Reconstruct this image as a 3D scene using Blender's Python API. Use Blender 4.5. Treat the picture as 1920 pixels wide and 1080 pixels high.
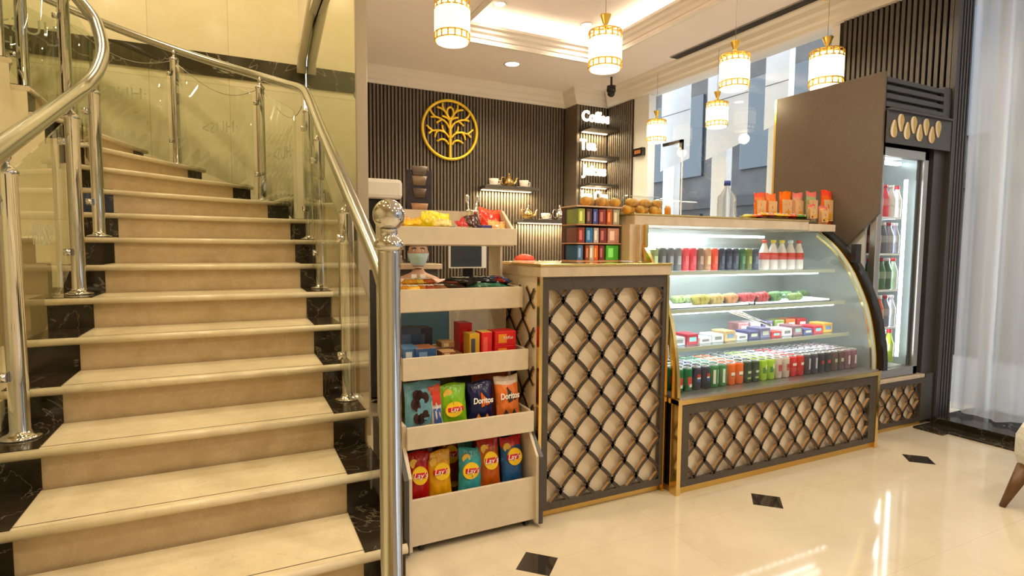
import bpy, bmesh, math, random
from mathutils import Vector, Matrix
random.seed(7)
for o in list(bpy.data.objects): bpy.data.objects.remove(o)
SC = bpy.context.scene; C = SC.collection
PI = math.pi; sin = math.sin; cos = math.cos
# ------------------------------------------------------------------ camera
EYE = Vector((0, 0, 1.15)); FPX = 1057.8
YAW, PIT, ROL = [math.radians(a) for a in (26.213, -4.095, 0.4115)]
fwd = Vector((sin(YAW)*cos(PIT), cos(YAW)*cos(PIT), sin(PIT)))
rt = Vector((cos(YAW), -sin(YAW), 0)); up = rt.cross(fwd)
RT = rt*cos(ROL) + up*sin(ROL); UP = up*cos(ROL) - rt*sin(ROL)
cd = bpy.data.cameras.new('camera'); cam = bpy.data.objects.new('camera', cd); C.objects.link(cam)
cam.matrix_world = Matrix(((RT.x, UP.x, -fwd.x, EYE.x), (RT.y, UP.y, -fwd.y, EYE.y), (RT.z, UP.z, -fwd.z, EYE.z), (0, 0, 0, 1)))
cd.sensor_fit = 'HORIZONTAL'; cd.sensor_width = 36; cd.lens = 36*FPX/1920; cd.clip_start = 0.05; cd.clip_end = 200
SC.camera = cam
# ------------------------------------------------------------------ view + sky
SC.view_settings.view_transform = 'Standard'; SC.view_settings.look = 'None'
SC.view_settings.exposure = 0.1; SC.view_settings.gamma = 1.0; SC.view_settings.use_curve_mapping = False
W = bpy.data.worlds.new('sky'); SC.world = W; W.use_nodes = True
bg = W.node_tree.nodes['Background']; bg.inputs[0].default_value = (0.88, 0.93, 1.0, 1); bg.inputs[1].default_value = 5.0

def lamp(kind, loc, power, col=(1, .8, .55), size=.1, rot=None, spot=None, size_y=None, blend=.6):
    l = bpy.data.lights.new(kind.lower()+'_light', kind); l.energy = power; l.color = col
    if kind == 'AREA':
        l.shape = 'RECTANGLE' if size_y else 'SQUARE'; l.size = size
        if size_y: l.size_y = size_y
    else: l.shadow_soft_size = size
    if kind == 'SPOT': l.spot_size = math.radians(spot or 120); l.spot_blend = blend
    o = bpy.data.objects.new(kind.lower()+'_light', l); C.objects.link(o); o.location = loc
    if rot: o.rotation_euler = rot
    return o
WARM = (1, .77, .47)
LOBBY_FILL = [(1.6, 2.0), (2.7, 1.0), (3.4, 2.2), (1.6, 0.4), (2.9, -0.8), (1.2, -1.4), (3.7, 0.2)]
SHOP_CANS = [(2.61, 5.33), (2.13, 4.62), (3.06, 4.65), (2.85, 4.06)]
# --- shop downlight pools; the lobby and stair spots are unseen added fill
for x, y in LOBBY_FILL: lamp('SPOT', (x, y, 2.98), 50, (1, .84, .62), .05, spot=140)  # fill lamps added above the view, each given a fixture further down
for i, (x, y) in enumerate(SHOP_CANS): lamp('SPOT', (x, y, 2.98 if i == 0 else 3.22), 40, (1, .80, .52), .05, spot=140)
for x, y in [(-.2, .4), (-.2, 2.6), (-1.6, 1.2), (-.3, 4.6), (-1.6, 4.9), (.1, -1.2)]: lamp('SPOT', (x, y, 4.9), 95, (1, .82, .52), .08, spot=150)  # added fill over the stair hall, no fixtures built

# ------------------------------------------------------------------ materials
def mat(name, col=(.8, .8, .8), rough=.5, metal=0, spec=.5, emit=None, es=0, coat=0, trans=0, ior=1.45, noise=0, nscale=8, col2=None, bump=0, bscale=60, alpha=1):
    m = bpy.data.materials.new(name); m.use_nodes = True; nt = m.node_tree; b = nt.nodes['Principled BSDF']
    b.inputs['Base Color'].default_value = (*col, 1); b.inputs['Roughness'].default_value = rough; b.inputs['Metallic'].default_value = metal
    b.inputs['Specular IOR Level'].default_value = spec; b.inputs['IOR'].default_value = ior
    b.inputs['Coat Weight'].default_value = coat; b.inputs['Coat Roughness'].default_value = .04
    b.inputs['Transmission Weight'].default_value = trans; b.inputs['Alpha'].default_value = alpha
    if emit: b.inputs['Emission Color'].default_value = (*emit, 1); b.inputs['Emission Strength'].default_value = es
    tc = nt.nodes.new('ShaderNodeTexCoord')
    c2 = col2 or tuple(c*(1-noise) for c in col)
    if noise or col2:
        n = nt.nodes.new('ShaderNodeTexNoise'); n.inputs['Scale'].default_value = nscale; n.inputs['Detail'].default_value = 6
        nt.links.new(tc.outputs['Object'], n.inputs['Vector'])
        r = nt.nodes.new('ShaderNodeValToRGB'); r.color_ramp.elements[0].position = .35; r.color_ramp.elements[1].position = .65
        r.color_ramp.elements[0].color = (*c2, 1); r.color_ramp.elements[1].color = (*col, 1)
        nt.links.new(n.outputs['Fac'], r.inputs[0]); nt.links.new(r.outputs[0], b.inputs['Base Color'])
    if bump:
        n = nt.nodes.new('ShaderNodeTexNoise'); n.inputs['Scale'].default_value = bscale
        nt.links.new(tc.outputs['Object'], n.inputs['Vector'])
        bp = nt.nodes.new('ShaderNodeBump'); bp.inputs['Strength'].default_value = bump; bp.inputs['Distance'].default_value = .01
        nt.links.new(n.outputs['Fac'], bp.inputs['Height']); nt.links.new(bp.outputs[0], b.inputs['Normal'])
    return m
def marble(name, c1, c2, vein, rough=.12, vscale=2.2, vamt=.5, nscale=5, width=.03, coat=0):
    m = mat(name, c1, rough, coat=coat); nt = m.node_tree; b = nt.nodes['Principled BSDF']; L = nt.links.new
    tc = nt.nodes.new('ShaderNodeTexCoord'); n = nt.nodes.new('ShaderNodeTexNoise'); n.inputs['Scale'].default_value = nscale; n.inputs['Detail'].default_value = 8; n.inputs['Roughness'].default_value = .6
    L(tc.outputs['Object'], n.inputs['Vector'])
    r = nt.nodes.new('ShaderNodeValToRGB'); r.color_ramp.elements[0].position = .3; r.color_ramp.elements[1].position = .7
    r.color_ramp.elements[0].color = (*c2, 1); r.color_ramp.elements[1].color = (*c1, 1); L(n.outputs['Fac'], r.inputs[0])
    n2 = nt.nodes.new('ShaderNodeTexNoise'); n2.inputs['Scale'].default_value = vscale; n2.inputs['Detail'].default_value = 5; n2.inputs['Distortion'].default_value = 1.2
    L(tc.outputs['Object'], n2.inputs['Vector'])
    a = nt.nodes.new('ShaderNodeMath'); a.operation = 'SUBTRACT'; a.inputs[1].default_value = .5; L(n2.outputs['Fac'], a.inputs[0])
    ab = nt.nodes.new('ShaderNodeMath'); ab.operation = 'ABSOLUTE'; L(a.outputs[0], ab.inputs[0])
    mr = nt.nodes.new('ShaderNodeMapRange'); mr.inputs['From Min'].default_value = 0; mr.inputs['From Max'].default_value = width; mr.inputs['To Min'].default_value = vamt; mr.inputs['To Max'].default_value = 0
    L(ab.outputs[0], mr.inputs['Value'])
    mx = nt.nodes.new('ShaderNodeMix'); mx.data_type = 'RGBA'; L(mr.outputs[0], mx.inputs['Factor']); L(r.outputs[0], mx.inputs['A']); mx.inputs['B'].default_value = (*vein, 1)
    L(mx.outputs['Result'], b.inputs['Base Color'])
    return m
def thin_glass(name, tint=(.9, .96, .9), ior=1.5, rough=.0, refl=1.0):
    m = bpy.data.materials.new(name); m.use_nodes = True; nt = m.node_tree; nt.nodes.clear(); L = nt.links.new
    o = nt.nodes.new('ShaderNodeOutputMaterial'); mx = nt.nodes.new('ShaderNodeMixShader'); t = nt.nodes.new('ShaderNodeBsdfTransparent'); g = nt.nodes.new('ShaderNodeBsdfGlossy')
    f = nt.nodes.new('ShaderNodeFresnel'); f.inputs[0].default_value = ior
    t.inputs[0].default_value = (*tint, 1); g.inputs['Roughness'].default_value = rough; g.inputs[0].default_value = (refl, refl, refl, 1)
    ge = nt.nodes.new('ShaderNodeNewGeometry'); fl = nt.nodes.new('ShaderNodeMath'); fl.operation = 'SUBTRACT'; fl.inputs[0].default_value = 1
    L(ge.outputs['Backfacing'], fl.inputs[1]); mu = nt.nodes.new('ShaderNodeMath'); mu.operation = 'MULTIPLY'
    L(f.outputs[0], mu.inputs[0]); L(fl.outputs[0], mu.inputs[1])
    L(mu.outputs[0], mx.inputs[0]); L(t.outputs[0], mx.inputs[1]); L(g.outputs[0], mx.inputs[2]); L(mx.outputs[0], o.inputs[0])
    return m
def tile_floor():
    m = marble('polished_floor_marble', (.68, .59, .45), (.61, .52, .38), (.54, .44, .31), rough=.07, vscale=1.1, vamt=.2, nscale=2.5)
    nt = m.node_tree; b = nt.nodes['Principled BSDF']; L = nt.links.new; src = b.inputs['Base Color'].links[0].from_socket
    g = nt.nodes.new('ShaderNodeNewGeometry'); s = nt.nodes.new('ShaderNodeSeparateXYZ'); L(g.outputs['Position'], s.inputs[0])
    def mth(op, a, b_=None, c=None):
        n = nt.nodes.new('ShaderNodeMath'); n.operation = op
        for i, v in enumerate((a, b_, c)):
            if v is None: continue
            if isinstance(v, (int, float)): n.inputs[i].default_value = v
            else: L(v, n.inputs[i])
        return n.outputs[0]
    def tri(ax, off, per):  # distance to the nearest lattice line
        a = mth('SUBTRACT', s.outputs[ax], off - per*100); a = mth('MODULO', a, per)
        return mth('MINIMUM', a, mth('SUBTRACT', per, a))
    dx, dy = tri('X', .965, 1.2), tri('Y', 1.735, 1.2)
    dia = mth('LESS_THAN', mth('ADD', dx, dy), .088)
    gx, gy = tri('X', .965, .6), tri('Y', 1.735, .6)
    gr = mth('MULTIPLY', mth('LESS_THAN', mth('MINIMUM', gx, gy), .0016), .35)
    mx = nt.nodes.new('ShaderNodeMix'); mx.data_type = 'RGBA'; L(gr, mx.inputs['Factor']); L(src, mx.inputs['A']); mx.inputs['B'].default_value = (.45, .36, .24, 1)
    my = nt.nodes.new('ShaderNodeMix'); my.data_type = 'RGBA'; L(dia, my.inputs['Factor']); L(mx.outputs['Result'], my.inputs['A']); my.inputs['B'].default_value = (.028, .022, .018, 1)
    L(my.outputs['Result'], b.inputs['Base Color']); b.inputs['Specular IOR Level'].default_value = .6
    return m
def wall_marble():
    m = marble('beige_wall_marble', (.88, .80, .57), (.82, .73, .49), (.92, .85, .66), rough=.13, vscale=3, vamt=.3, nscale=3, width=.05)
    nt = m.node_tree; b = nt.nodes['Principled BSDF']; L = nt.links.new; src = b.inputs['Base Color'].links[0].from_socket
    g = nt.nodes.new('ShaderNodeTexCoord'); br = nt.nodes.new('ShaderNodeTexBrick'); mp = nt.nodes.new('ShaderNodeMapping'); mp.inputs['Rotation'].default_value = (PI/2, 0, 0)
    L(g.outputs['Object'], mp.inputs[0]); L(mp.outputs[0], br.inputs['Vector'])
    br.offset = 0; br.inputs['Scale'].default_value = 1; br.inputs['Brick Width'].default_value = .62; br.inputs['Row Height'].default_value = 1.3; br.inputs['Mortar Size'].default_value = .0025
    br.inputs['Color1'].default_value = (1, 1, 1, 1); br.inputs['Color2'].default_value = (.93, .92, .9, 1); br.inputs['Mortar'].default_value = (.7, .66, .58, 1)
    mx = nt.nodes.new('ShaderNodeMix'); mx.data_type = 'RGBA'; mx.blend_type = 'MULTIPLY'; mx.inputs['Factor'].default_value = 1; L(src, mx.inputs['A']); L(br.outputs['Color'], mx.inputs['B'])
    L(mx.outputs['Result'], b.inputs['Base Color'])
    return m
M = {}
M['floor'] = tile_floor(); M['wall'] = wall_marble()
M['tread'] = marble('cream_tread_marble', (.78, .68, .49), (.70, .59, .40), (.50, .38, .24), rough=.22, vscale=6, vamt=.25, nscale=14, width=.012)
M['riser'] = marble('tan_riser_marble', (.62, .48, .30), (.52, .38, .22), (.72, .60, .42), rough=.28, vscale=9, vamt=.3, nscale=16, width=.02)
M['dark_marble'] = marble('dark_veined_marble', (.018, .013, .008), (.035, .026, .016), (.35, .30, .22), rough=.12, vscale=5, vamt=.5, nscale=9, width=.008)
M['band'] = marble('dark_band_marble', (.035, .030, .016), (.07, .06, .035), (.5, .46, .34), rough=.1, vscale=2.6, vamt=.6, nscale=4, width=.01)
M['seam'] = mat('dark_joint_filler', (.10, .07, .04), .7)
M['chrome'] = mat('polished_steel', (.66, .66, .66), .07, 1)
M['chrome2'] = mat('brushed_steel_rail', (.56, .58, .57), .2, 1)
M['gold'] = mat('polished_brass', (.80, .56, .20), .18, 1)
M['gold2'] = mat('satin_gold', (.95, .66, .16), .32, .9)
M['emblem'] = mat('yellow_gold_emblem', (.98, .66, .05), .28, .35)
M['plinth'] = mat('gold_plinth', (.72, .46, .12), .3, .8)
M['stone'] = mat('beige_composite_stone', (.66, .54, .40), .22, noise=.12, nscale=18)
M['laminate'] = mat('beige_laminate', (.70, .60, .47), .4, noise=.07, nscale=30)
M['lattice'] = mat('dark_lattice_board', (.085, .068, .055), .42, noise=.2, nscale=40)
M['lattice_edge'] = mat('tan_cut_board_edge', (.46, .27, .12), .6)
M['backing'] = mat('cream_backing_board', (.90, .79, .62), .5, noise=.1, nscale=3)
M['black'] = mat('black_gloss', (.012, .011, .011), .18)
M['charcoal'] = mat('charcoal_panel', (.062, .060, .062), .35)
M['brown_panel'] = mat('dark_brown_laminate', (.135, .105, .082), .38, noise=.12, nscale=60)
M['slat'] = mat('taupe_wood_slat', (.165, .130, .098), .45, noise=.2, nscale=25)
M['slat_back'] = mat('slat_backing_felt', (.016, .012, .009), .8)
M['slat_grey'] = mat('grey_slat', (.088, .078, .070), .42, noise=.15, nscale=25)
M['plaster'] = mat('white_ceiling_paint', (.92, .85, .86), .75, bump=.03)
M['cornice'] = mat('white_cornice_plaster', (.82, .77, .73), .5)
M['cream_paint'] = mat('cream_paint', (.80, .72, .55), .6)
M['white'] = mat('white_enamel', (.82, .80, .76), .35)
M['white_metal'] = mat('white_powder_metal', (.80, .81, .83), .4)
M['grey_metal'] = mat('grey_aluminium', (.42, .41, .40), .3, .8)
M['pillar'] = mat('taupe_pillar_paint', (.40, .34, .27), .35)
M['glass'] = thin_glass('clear_glass', (.97, .99, .98))
M['rail_glass'] = thin_glass('green_tinted_rail_glass', (.93, .955, .91), 1.62)
M['etch'] = mat('etched_lettering', (.62, .64, .50), .6, alpha=.55)
M['mirror'] = mat('green_back_painted_glass', (.70, .74, .55), .02, .72, coat=.6)
M['cloth'] = mat('upholstery_cream', (.62, .60, .52), .85, noise=.15, nscale=120, bump=.1, bscale=300)
M['wood'] = mat('walnut_leg', (.16, .075, .03), .35, noise=.4, nscale=12)
M['ceramic'] = mat('white_ceramic', (.85, .80, .74), .15)
M['silver'] = mat('silver_plate', (.85, .83, .80), .12, 1)
M['case_grey'] = mat('grey_case_lining', (.34, .38, .37), .3, .3)
M['seal'] = mat('pale_green_seal', (.50, .56, .48), .4)
M['led'] = mat('led_tube', (1, 1, 1), .5, emit=(.86, .94, 1), es=7)
M['led_warm'] = mat('led_strip_warm', (1, 1, 1), .5, emit=(1, .80, .48), es=2.2)
M['lampglow'] = mat('downlight_diffuser', (1, 1, 1), .5, emit=(1, .90, .72), es=9)
M['cove'] = mat('cove_led', (1, 1, 1), .5, emit=(1, .84, .56), es=34)
M['crystal'] = mat('lit_crystal_shade', (1, .95, .85), .2, emit=(1, .78, .48), es=1.35, noise=.0)
M['diffuser'] = mat('pendant_diffuser', (1, .95, .85), .4, emit=(1, .86, .62), es=1.25)
M['sign'] = mat('lit_sign_letter', (1, .95, .85), .4, emit=(1, .88, .66), es=1.5)
M['skin'] = mat('skin', (.42, .24, .16), .5); M['hair'] = mat('black_hair', (.012, .01, .01), .5)
M['mask'] = mat('blue_face_mask', (.45, .62, .66), .7); M['shirt'] = mat('pale_pink_shirt', (.62, .46, .40), .8); M['trousers'] = mat('dark_trousers', (.03, .03, .045), .8)
M['screen'] = mat('dark_screen', (.03, .045, .06), .1); M['blue_card'] = mat('blue_card', (.10, .22, .36), .5)
M['plastic_clear'] = thin_glass('clear_plastic', (.86, .90, .90), 1.4)
M['pet'] = mat('clear_bottle_plastic', (.80, .88, .92), .12, trans=.8, ior=1.2, alpha=.55)
M['bread'] = mat('golden_bread_crust', (.80, .42, .07), .4, noise=.45, nscale=30)
M['lid'] = mat('can_lid_aluminium', (.88, .88, .88), .3, .7)
_pc = {}
def paint(rgb, rough=.35, noise=.25, metal=0):
    """printed packaging film in a colour given as 0-255"""
    k = (rgb, rough, noise, metal)
    if k not in _pc:
        lin = tuple((c/255)**2.2 for c in rgb)
        _pc[k] = mat('printed_film_%02x%02x%02x' % rgb, lin, rough, metal, noise=noise, nscale=22, bump=.15, bscale=25)
    return _pc[k]

# ------------------------------------------------------------------ mesh helpers
class MB:
    def __init__(s): s.bm = bmesh.new(); s.mats = []
    def mi(s, m):
        if m is None: return 0
        if m not in s.mats: s.mats.append(m)
        return s.mats.index(m)
    def faces(s, vs, fs, m=None, smooth=False):
        v = [s.bm.verts.new(p) for p in vs]; i = s.mi(m); out = []
        for f in fs:
            try: fc = s.bm.faces.new([v[k] for k in f])
            except ValueError: continue
            fc.material_index = i; fc.smooth = smooth; out.append(fc)
        return v, out
    def box(s, x0, y0, z0, x1, y1, z1, m=None, bev=0):
        vs = [(x, y, z) for z in (z0, z1) for y in (y0, y1) for x in (x0, x1)]
        v, f = s.faces(vs, [(0, 2, 3, 1), (4, 5, 7, 6), (0, 1, 5, 4), (2, 6, 7, 3), (0, 4, 6, 2), (1, 3, 7, 5)], m)
        if bev:
            es = list({e for q in f for e in q.edges})
            r = bmesh.ops.bevel(s.bm, geom=es, offset=bev, segments=2, affect='EDGES', profile=.5)
            for q in r['faces']: q.material_index = s.mi(m)
        return s
    def prism(s, poly, axis, a, b, m=None, side=None):
        """closed 2D outline pushed along an axis; side = material of the edge faces"""
        def P(u, v, w): return {'x': (w, u, v), 'y': (u, w, v), 'z': (u, v, w)}[axis]
        n = len(poly); vs = [P(*p, a) for p in poly] + [P(*p, b) for p in poly]
        s.faces(vs, [tuple(range(n))[::-1], tuple(range(n, 2*n))], m)
        s.faces(vs, [(i, (i+1) % n, n+(i+1) % n, n+i) for i in range(n)], side or m)
        return s
    def tube(s, pts, r, m=None, seg=14, closed=False, caps=True):
        pts = [Vector(p) for p in pts]; n = len(pts); rr = r if isinstance(r, (list, tuple)) else [r]*n
        rings = []; prev = None
        for i, p in enumerate(pts):
            if closed: t = pts[(i+1) % n] - pts[i-1]
            else: t = pts[min(i+1, n-1)] - pts[max(i-1, 0)]
            t.normalize()
            if prev is None:
                a = Vector((0, 0, 1)) if abs(t.z) < .9 else Vector((1, 0, 0)); u = t.cross(a).normalized()
            else: u = (prev - t*prev.dot(t)).normalized()
            prev = u; w = t.cross(u)
            rings.append([s.bm.verts.new(p + (u*cos(2*PI*k/seg) + w*sin(2*PI*k/seg))*rr[i]) for k in range(seg)])
        im = s.mi(m)
        for i in range(n if closed else n-1):
            A, B = rings[i], rings[(i+1) % n]
            for k in range(seg):
                f = s.bm.faces.new((A[k], A[(k+1) % seg], B[(k+1) % seg], B[k])); f.smooth = True; f.material_index = im
        if caps and not closed:
            for R_ in (rings[0], rings[-1]):
                try: f = s.bm.faces.new(R_); f.material_index = im
                except ValueError: pass
        return s
    def lathe(s, prof, c=(0, 0, 0), m=None, seg=24, sx=1, sy=1):
        rings = []; im = s.mi(m)
        for r, z in prof:
            if r < 1e-5: rings.append([s.bm.verts.new((c[0], c[1], c[2]+z))])
            else: rings.append([s.bm.verts.new((c[0]+r*sx*cos(2*PI*k/seg), c[1]+r*sy*sin(2*PI*k/seg), c[2]+z)) for k in range(seg)])
        for A, B in zip(rings, rings[1:]):
            for k in range(seg):
                k2 = (k+1) % seg
                if len(A) == 1 and len(B) == 1: continue
                if len(A) == 1: q = (A[0], B[k2], B[k])
                elif len(B) == 1: q = (A[k], A[k2], B[0])
                else: q = (A[k], A[k2], B[k2], B[k])
                f = s.bm.faces.new(q); f.smooth = True; f.material_index = im
        for R_ in (rings[0], rings[-1]):
            if len(R_) > 1:
                f = s.bm.faces.new(R_); f.material_index = im
        return s
    def ball(s, c, r, m=None, seg=16, sc=(1, 1, 1)):
        n = seg//2; prof = [(r*sin(PI*i/n), -r*cos(PI*i/n)*sc[2]) for i in range(n+1)]; prof[0] = (0, prof[0][1]); prof[-1] = (0, prof[-1][1])
        return s.lathe(prof, c, m, seg, sc[0], sc[1])
    def build(s, name, m=None, root=None, loc=None):
        bmesh.ops.recalc_face_normals(s.bm, faces=s.bm.faces)
        off = Vector(root.matrix_world.translation if root and loc is None else (loc or (0, 0, 0)))
        if root is not None:
            off = world_loc(root)
        me = bpy.data.meshes.new(name)
        if off.length: bmesh.ops.translate(s.bm, verts=s.bm.verts, vec=-off)
        s.bm.to_mesh(me); s.bm.free()
        if s.mats and s.mats != [None]:
            for q in s.mats: me.materials.append(q if q else m)
        else: me.materials.append(m)
        o = bpy.data.objects.new(name, me); C.objects.link(o)
        if root is not None: o.parent = root
        elif loc: o.location = loc
        return o
def world_loc(o):
    v = Vector(o.location)
    while o.parent: o = o.parent; v += Vector(o.location)
    return v
def thing(name, label, cat, loc=(0, 0, 0), group=None, rz=0):
    o = bpy.data.objects.new(name, None); C.objects.link(o); o.location = loc; o.rotation_euler = (0, 0, rz); o.empty_display_size = .05
    return tag(o, label, cat, group)
def tag(o, label=None, cat=None, group=None, kind=None):
    if label: o['label'] = label
    if cat: o['category'] = cat
    if group: o['group'] = group
    if kind: o['kind'] = kind
    return o
def structure(mb, name, m=None): return tag(mb.build(name, m), kind='structure')
def copy_tree(o, parent=None):
    c = o.copy(); C.objects.link(c); c.parent = parent
    for ch in list(o.children): copy_tree(ch, c)
    return c
def dup(o, loc, label=None, rz=None, group=None):
    c = copy_tree(o); c.location = loc
    if rz is not None: c.rotation_euler = (0, 0, rz)
    if label: c['label'] = label
    if group: c['group'] = group
    return c
_tc = {}
def text_mesh(txt, size, ext=.004, off=0, shear=0):
    k = (txt, size, ext, off, shear)
    if k in _tc: return _tc[k]
    cu = bpy.data.curves.new('lettering', 'FONT'); cu.body = txt; cu.size = size; cu.extrude = ext; cu.offset = off; cu.shear = shear
    cu.align_x = 'CENTER'; cu.align_y = 'CENTER'; cu.resolution_u = 3
    o = bpy.data.objects.new('lettering', cu); C.objects.link(o)
    dg = bpy.context.evaluated_depsgraph_get(); me = bpy.data.meshes.new_from_object(o.evaluated_get(dg))
    bpy.data.objects.remove(o); _tc[k] = me
    return me
def lettering(txt, loc, size, m, root=None, rot=(PI/2, 0, 0), ext=.004, off=0, shear=0, sx=1, name='lettering'):
    """text standing upright and facing -Y by default; loc in the parent's frame"""
    me = text_mesh(txt, size, ext, off, shear).copy(); me.materials.clear(); me.materials.append(m)
    o = bpy.data.objects.new(name, me); C.objects.link(o); o.location = loc; o.rotation_euler = rot; o.scale = (sx, 1, 1)
    if root is not None: o.parent = root
    return o
# turning a direction seen from the entrance into a place on a shelf: X where a sight line meets a plane Y = y
def xat(px, y, py=500):
    d = RT*((px-960)/FPX) - UP*((py-540)/FPX) + fwd
    return d.x*y/d.y
def zat(px, py, y):
    d = RT*((px-960)/FPX) - UP*((py-540)/FPX) + fwd
    return EYE.z + d.z*y/d.y
def at(px, py, y): return (xat(px, y, py), y, zat(px, py, y))

def lattice_into(mb, u0, u1, v0, v1, P, w=.135, h=.165, sw=.0165, ou=0, ov=0, th=.016):
    """pointed-arch lattice in a u,v rectangle; P(u, v, depth) gives the point, depth 0 = front"""
    N = 10
    def edge(t): return w/2*(.22*t+.78*sin(PI/2*t)) + (.0045*sin(PI*(t-.60)/.12) if .60 < t < .84 else 0), h/2*t
    i0, i1 = int((u0-ou)/(w/2))-2, int((u1-ou)/(w/2))+2
    j0, j1 = int((v0-ov)/(h/2))-2, int((v1-ov)/(h/2))+2
    for i in range(i0, i1):
        for j in range(j0, j1):
            if (i+j) % 2: continue
            for s in (-1, 1):
                pts = []
                for k in range(N+1):
                    du, dv = edge(k/N); pts.append((ou+i*w/2 + s*du, ov+j*h/2 - dv))
                for k in range(N):
                    (a, b), (c, d) = pts[k], pts[k+1]
                    mu, mv = (a+c)/2, (b+d)/2
                    if not (u0 < mu < u1 and v0 < mv < v1): continue
                    L = math.hypot(c-a, d-b); nx, ny = -(d-b)/L*sw/2, (c-a)/L*sw/2
                    ex, ey = (c-a)/L*.001, (d-b)/L*.001
                    q = [(a-ex+nx, b-ey+ny), (c+ex+nx, d+ey+ny), (c+ex-nx, d+ey-ny), (a-ex-nx, b-ey-ny)]
                    mb.faces([P(u, v, 0) for u, v in q] + [P(u, v, th) for u, v in q], [(0, 1, 2, 3)], M['lattice'])
                    mb.faces([P(u, v, 0) for u, v in q] + [P(u, v, th) for u, v in q], [(0, 1, 5, 4), (3, 2, 6, 7)], M['lattice_edge'])
def lattice_front(root, x0, x1, z0, z1, y, fr=(.045, .045, .05, .03), ou=None, ov=None, name='lattice_panel', **k):
    """framed lattice facing -Y with its cream backing board; fr = left, right, top, bottom border widths"""
    mb = MB(); l, r, t, b = fr
    P = lambda u, v, d: (u, y+d, v)
    lattice_into(mb, x0+l-.004, x1-r+.004, z0+b-.004, z1-t+.004, P, ou=x0+l+.05 if ou is None else ou, ov=z0+b if ov is None else ov, **k)
    for bx in ((x0, z0, x0+l, z1), (x1-r, z0, x1, z1), (x0+l, z1-t, x1-r, z1), (x0+l, z0, x1-r, z0+b)):
        mb.box(bx[0], y-.001, bx[1], bx[2], y+.016, bx[3], M['lattice'])
    n = int((x1-x0-l-r)/.135)
    p = mb.build(name, None, root)
    bk = MB().box(x0+.004, y+.030, z0+.004, x1-.004, y+.040, z1-.004, M['backing']).build('backing_board', None, root)
    return p
# ================================================================== SETTING
structure(MB().box(-4, -4, -.1, 4.9, 6.3, 0, M['floor']), 'floor')
structure(MB().box(-4, 5.85, 0, .64, 6.0, 5.2, M['wall']), 'wall_back')
structure(MB().box(-4, 5.838, 2.665, .655, 5.85, 2.865, M['band']), 'trim_1')
structure(MB().box(-4.1, -4, 0, -3.4, 6, 5.2, M['wall']), 'wall_left')
structure(MB().box(-4, -4.1, 0, 4.9, -3.9, 5.2, M['cream_paint']), 'wall_rear')
structure(MB().box(-4, -4, 5.1, .66, 6, 5.2, M['cream_paint']), 'ceiling_stair_hall')
# partition between the stairs and the shop: taupe end post and green back-painted glass on the stair side
structure(MB().box(.672, 3.42, 0, .722, 6.13, 3.4, M['cream_paint']), 'wall_partition')
structure(MB().box(.660, 3.405, 0, .725, 3.44, 3.4, M['pillar'], .004), 'trim_2')
structure(MB().box(.660, 3.44, 0, .672, 5.838, 3.4, M['mirror']), 'wall_stair_glass')
structure(MB().box(.60, -3.9, 3.06, .67, 6.0, 5.2, M['cream_paint']), 'wall_over_lobby')
structure(MB().tube([(.615, 4.3, 3.30), (.615, 5.70, 2.91), (.615, 5.76, 2.885), (.615, 5.79, 2.78)], .042, M['cream_paint'], 16), 'trim_3')
# logo wall and the menu corner
def slat_wall(name, axis, fixed, a0, a1, z0, z1, pitch, sw, dep, m, back=None):
    """vertical slats on a dark felt board. axis x: faces -Y at y=fixed; axis y: faces -X at x=fixed"""
    mb = MB(); bm_ = back or M['slat_back']
    if axis == 'x': mb.box(a0, fixed, z0, a1, fixed+.1, z1, bm_)
    else: mb.box(fixed, a0, z0, fixed+.1, a1, z1, bm_)
    n = int((a1-a0)/pitch)
    for i in range(n):
        a = a0 + (i+.5)*pitch
        if axis == 'x': mb.box(a-sw/2, fixed-dep, z0, a+sw/2, fixed, z1, m)
        else: mb.box(fixed-dep, a-sw/2, z0, fixed, a+sw/2, z1, m)
    return structure(mb, name)
slat_wall('wall_logo', 'x', 6.13, .722, 3.74, 0, 3.02, .0394, .022, .014, M['slat'])
slat_wall('wall_menu', 'x', 5.87, 3.745, 4.19, 0, 3.02, .0394, .022, .014, M['slat'])
structure(MB().box(3.735, 5.85, 0, 3.75, 6.2, 3.02, M['slat']), 'trim_4')
slat_wall('wall_menu_side', 'y', 4.19, 5.36, 5.87, 0, 2.90, .0394, .022, .014, M['slat'])
slat_wall('wall_slatted_column', 'y', 4.19, 2.095, 2.877, 0, 3.45, .0375, .022, .016, M['slat_grey'])
mb = MB().box(4.19, 2.085, 0, 4.36, 2.80, 3.45, M['slat_back'])
for i in range(5): mb.box(4.20+i*.033, 2.070, 0, 4.218+i*.033, 2.086, 3.45, M['charcoal'])
mb.box(4.176, 2.070, 0, 4.198, 2.10, 3.45, M['charcoal'])
structure(mb, 'trim_5')
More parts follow.
